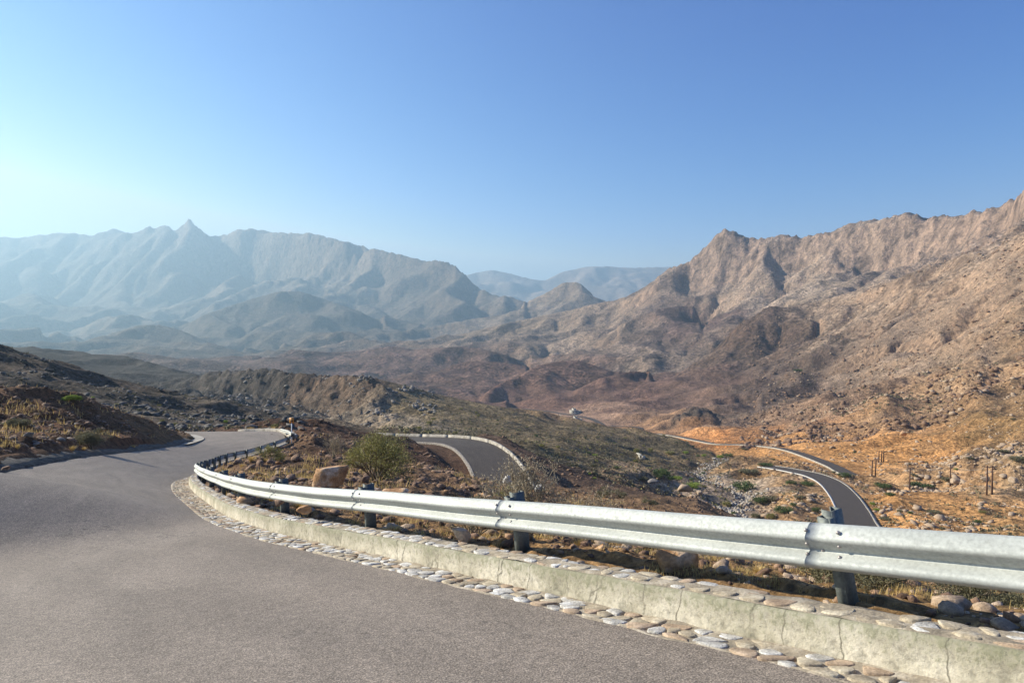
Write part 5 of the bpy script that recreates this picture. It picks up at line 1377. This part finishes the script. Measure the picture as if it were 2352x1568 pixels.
# ------------------------------------------------------------------ sign, poles, houses
p = np.array([RAIL[np.argmin(np.abs(RAIL_S - RAIL_S[-1] + 9))][0] + .5, 63.0, 0]); p = W(669.5, 1022, 63)
sg = empty("road_sign", tuple(p)); tag(sg, "small amber road marker on a white post at the end of the guard rail", "road sign")
mb = MB(); mb.tube([[0, 0, -.4], [0.02, 0, 2.1]], .045, 8); mb.build("post", M_wht, sg)
mb = MB(); mb.tube([[0.0, 0, .75], [0.01, 0, 1.15]], .06, 8); mb.build("band", M_blk, sg)
mb = MB(); mb.box([.02, -.02, 2.28], [.20, 0, 0], [0, .012, 0], [0, 0, .26]); mb.build("panel", M_yel, sg)
mb = MB(); mb.box([.02, -.04, 2.26], [.13, 0, 0], [0, .004, 0], [0, 0, .05]); mb.build("arrow", M_blk, sg)

def pole(root, x, h, lean=.03, y=0):
    mb = MB(); mb.tube([[x, y, -1.5], [x + lean * h, y, h]], [.27, .2], 8); mb.build("pole", M_wood, root); return x + lean * h
def arm(root, x0, x1, z):
    mb = MB(); mb.box([(x0 + x1) / 2, -.16, z], [(x1 - x0) / 2, 0, 0], [0, .07, 0], [0, 0, .09]); mb.build("crossarm", M_wood, root)
    for q in np.linspace(x0 + .1, x1 - .1, 3):
        mb = MB(); mb.tube([[q, -.16, z + .08], [q, -.16, z + .38]], [.09, .06], 6); mb.build("insulator", M_greyst, root)
PT = []
def pole_set(px_, py_, dr, hpx, offs, label, sway=.03):
    p = hit(px_, py_, *dr); h = hpx / F * p[1]; root = empty("utility_pole", tuple(p)); tag(root, label, "utility pole", None)
    tops = [pole(root, o_ / F * p[1], h, sway) for o_ in offs]
    arm(root, min(tops) - 1.1, max(tops) + 1.1, h * .955)
    PT.append(np.array(p) + [np.mean(tops), 0, h * .98]); return root
pole_set(2002, 1093, (240, 360), 37, [0, 8], "twin wooden utility poles left of the group, at the foot of the orange cutting", .06)
pole_set(2018, 1062, (300, 420), 27, [0, 6, 11], "three joined utility poles highest up on the orange cutting", .05)
pole_set(2089, 1123, (210, 330), 49, [0], "single utility pole standing among dark shrubs on the valley floor")
pole_set(2182, 1116, (210, 330), 50, [0], "single utility pole standing beside a tan boulder")
pole_set(2266, 1137, (190, 300), 68, [0, 12], "tallest twin utility poles near the right edge")
mb = MB()
for a_, b_ in ((0, 2), (2, 3), (3, 4)):
    for oo in (-1.0, 0, 1.0):
        t = np.linspace(0, 1, 14)[:, None]; A, B = PT[a_] + [oo, 0, 0], PT[b_] + [oo, 0, 0]
        P = A * (1 - t) + B * t; P[:, 2] -= (4 * t * (1 - t))[:, 0] * 1.6; mb.tube(P, .03, 4, cap=False)
tag(mb.build("power_line", M_greyst), "thin sagging power lines strung between the utility poles", "power line")

def house(px_, py_, dr, wpx, hpx, label, rot=.3, wings=()):
    p = hit(px_, py_, *dr); s = p[1] / F; root = empty("house", tuple(p), rot); tag(root, label, "house")
    def block(x0, x1, y0, y1, z1):
        mb = MB(); mb.box([(x0 + x1) / 2, (y0 + y1) / 2, z1 / 2 - .7], [(x1 - x0) / 2, 0, 0], [0, (y1 - y0) / 2, 0], [0, 0, z1 / 2 + .7]); mb.build("wall", M_white, root)
        mb = MB()
        for (ax, ay, bx, by) in ((x0, y0, x1, y0), (x1, y0, x1, y1), (x1, y1, x0, y1), (x0, y1, x0, y0)):
            mb.box([(ax + bx) / 2, (ay + by) / 2, z1 + .25], [abs(bx - ax) / 2 + .15, 0, 0], [0, abs(by - ay) / 2 + .15, 0], [0, 0, .25])
        mb.build("roof_parapet", M_white, root)
        n_ = max(1, int((x1 - x0) / 3.2))
        for k in range(n_):
            cx_ = x0 + (k + .5) * (x1 - x0) / n_
            mb = MB(); mb.box([cx_, y0 - .03, z1 * .52], [.55, 0, 0], [0, .05, 0], [0, 0, .6]); mb.build("window", M_dark, root)
        mb = MB(); mb.box([x0 - .03, (y0 + y1) / 2, z1 * .38], [.05, 0, 0], [0, .5, 0], [0, 0, z1 * .36]); mb.build("door", M_dark, root)
    Wd = wpx * s; H_ = hpx * s
    block(-Wd * .5, Wd * .12, -4, 4, H_ * .62); block(Wd * .13, Wd * .5, -3, 4.5, H_ * .48)
    if wings: block(-Wd * .28, -Wd * .02, -2, 3.2, H_)
    mb = MB(); mb.box([0, -7, .2], [Wd * .75, 0, 0], [0, .15, 0], [0, 0, .9]); mb.build("yard_wall", M_white, root)
    return root
house(1322, 949, (700, 1100), 24, 11, "upper pale flat-roofed house on the red slope above the village road", .35, (1,))
house(1325, 967, (650, 1000), 22, 10, "lower pale flat-roofed house below the village road", .2, (1,))
house(1285, 957, (650, 1100), 8, 5, "tiny pale hut at the left end of the village road", .1)
house(1468, 1046, (220, 480), 5, 3, "very small white hut at the foot of the olive slope", .1)

# pale spillway and retaining wall under the distant road
T4, N4_ = rail_frame(road4_c)
kk = pick(road4_c, 1862, 1925) & (road4_c[:, 1] < 400)
P = road4_c[kk] + N4_[kk] * 0
sgn = 1 if (P + N4_[kk] * 5)[:, 1].mean() < P[:, 1].mean() else -1
q = np.stack([P + N4_[kk] * sgn * 4.4 + [0, 0, .1], P + N4_[kk] * sgn * 8 + [0, 0, -2.0], P + N4_[kk] * sgn * 12 + [0, 0, -4.5]], 1)
o = mesh_arrays("retaining_wall", q.reshape(-1, 3), grid_faces(len(P), 3), [M_farkerb]); tag(o, "pale concrete spillway slab below the distant road", "retaining wall")
print("objects", time.time() - T0)


# ------------------------------------------------------------------ haze
def make_haze(density):
    mb = MB(); x1, y0, y1, z0, z1 = 17500, -3000, 17500, -420, 1700
    mb.box(((0), (y0 + y1) / 2, (z0 + z1) / 2), (x1, 0, 0), (0, (y1 - y0) / 2, 0), (0, 0, (z1 - z0) / 2))
    m = bpy.data.materials.new("haze_air"); m.use_nodes = True; n = m.node_tree; n.nodes.clear()
    out = n.nodes.new("ShaderNodeOutputMaterial"); v = n.nodes.new("ShaderNodeVolumePrincipled")
    v.inputs['Density'].default_value = density
    v.inputs['Color'].default_value = (.53, .79, 1.0, 1)
    v.inputs['Anisotropy'].default_value = .35
    n.links.new(v.outputs[0], out.inputs['Volume'])
    o = mb.build("haze", m); tag(o, kind='stuff')
make_haze(1.05e-4)
print("script done", time.time() - T0)
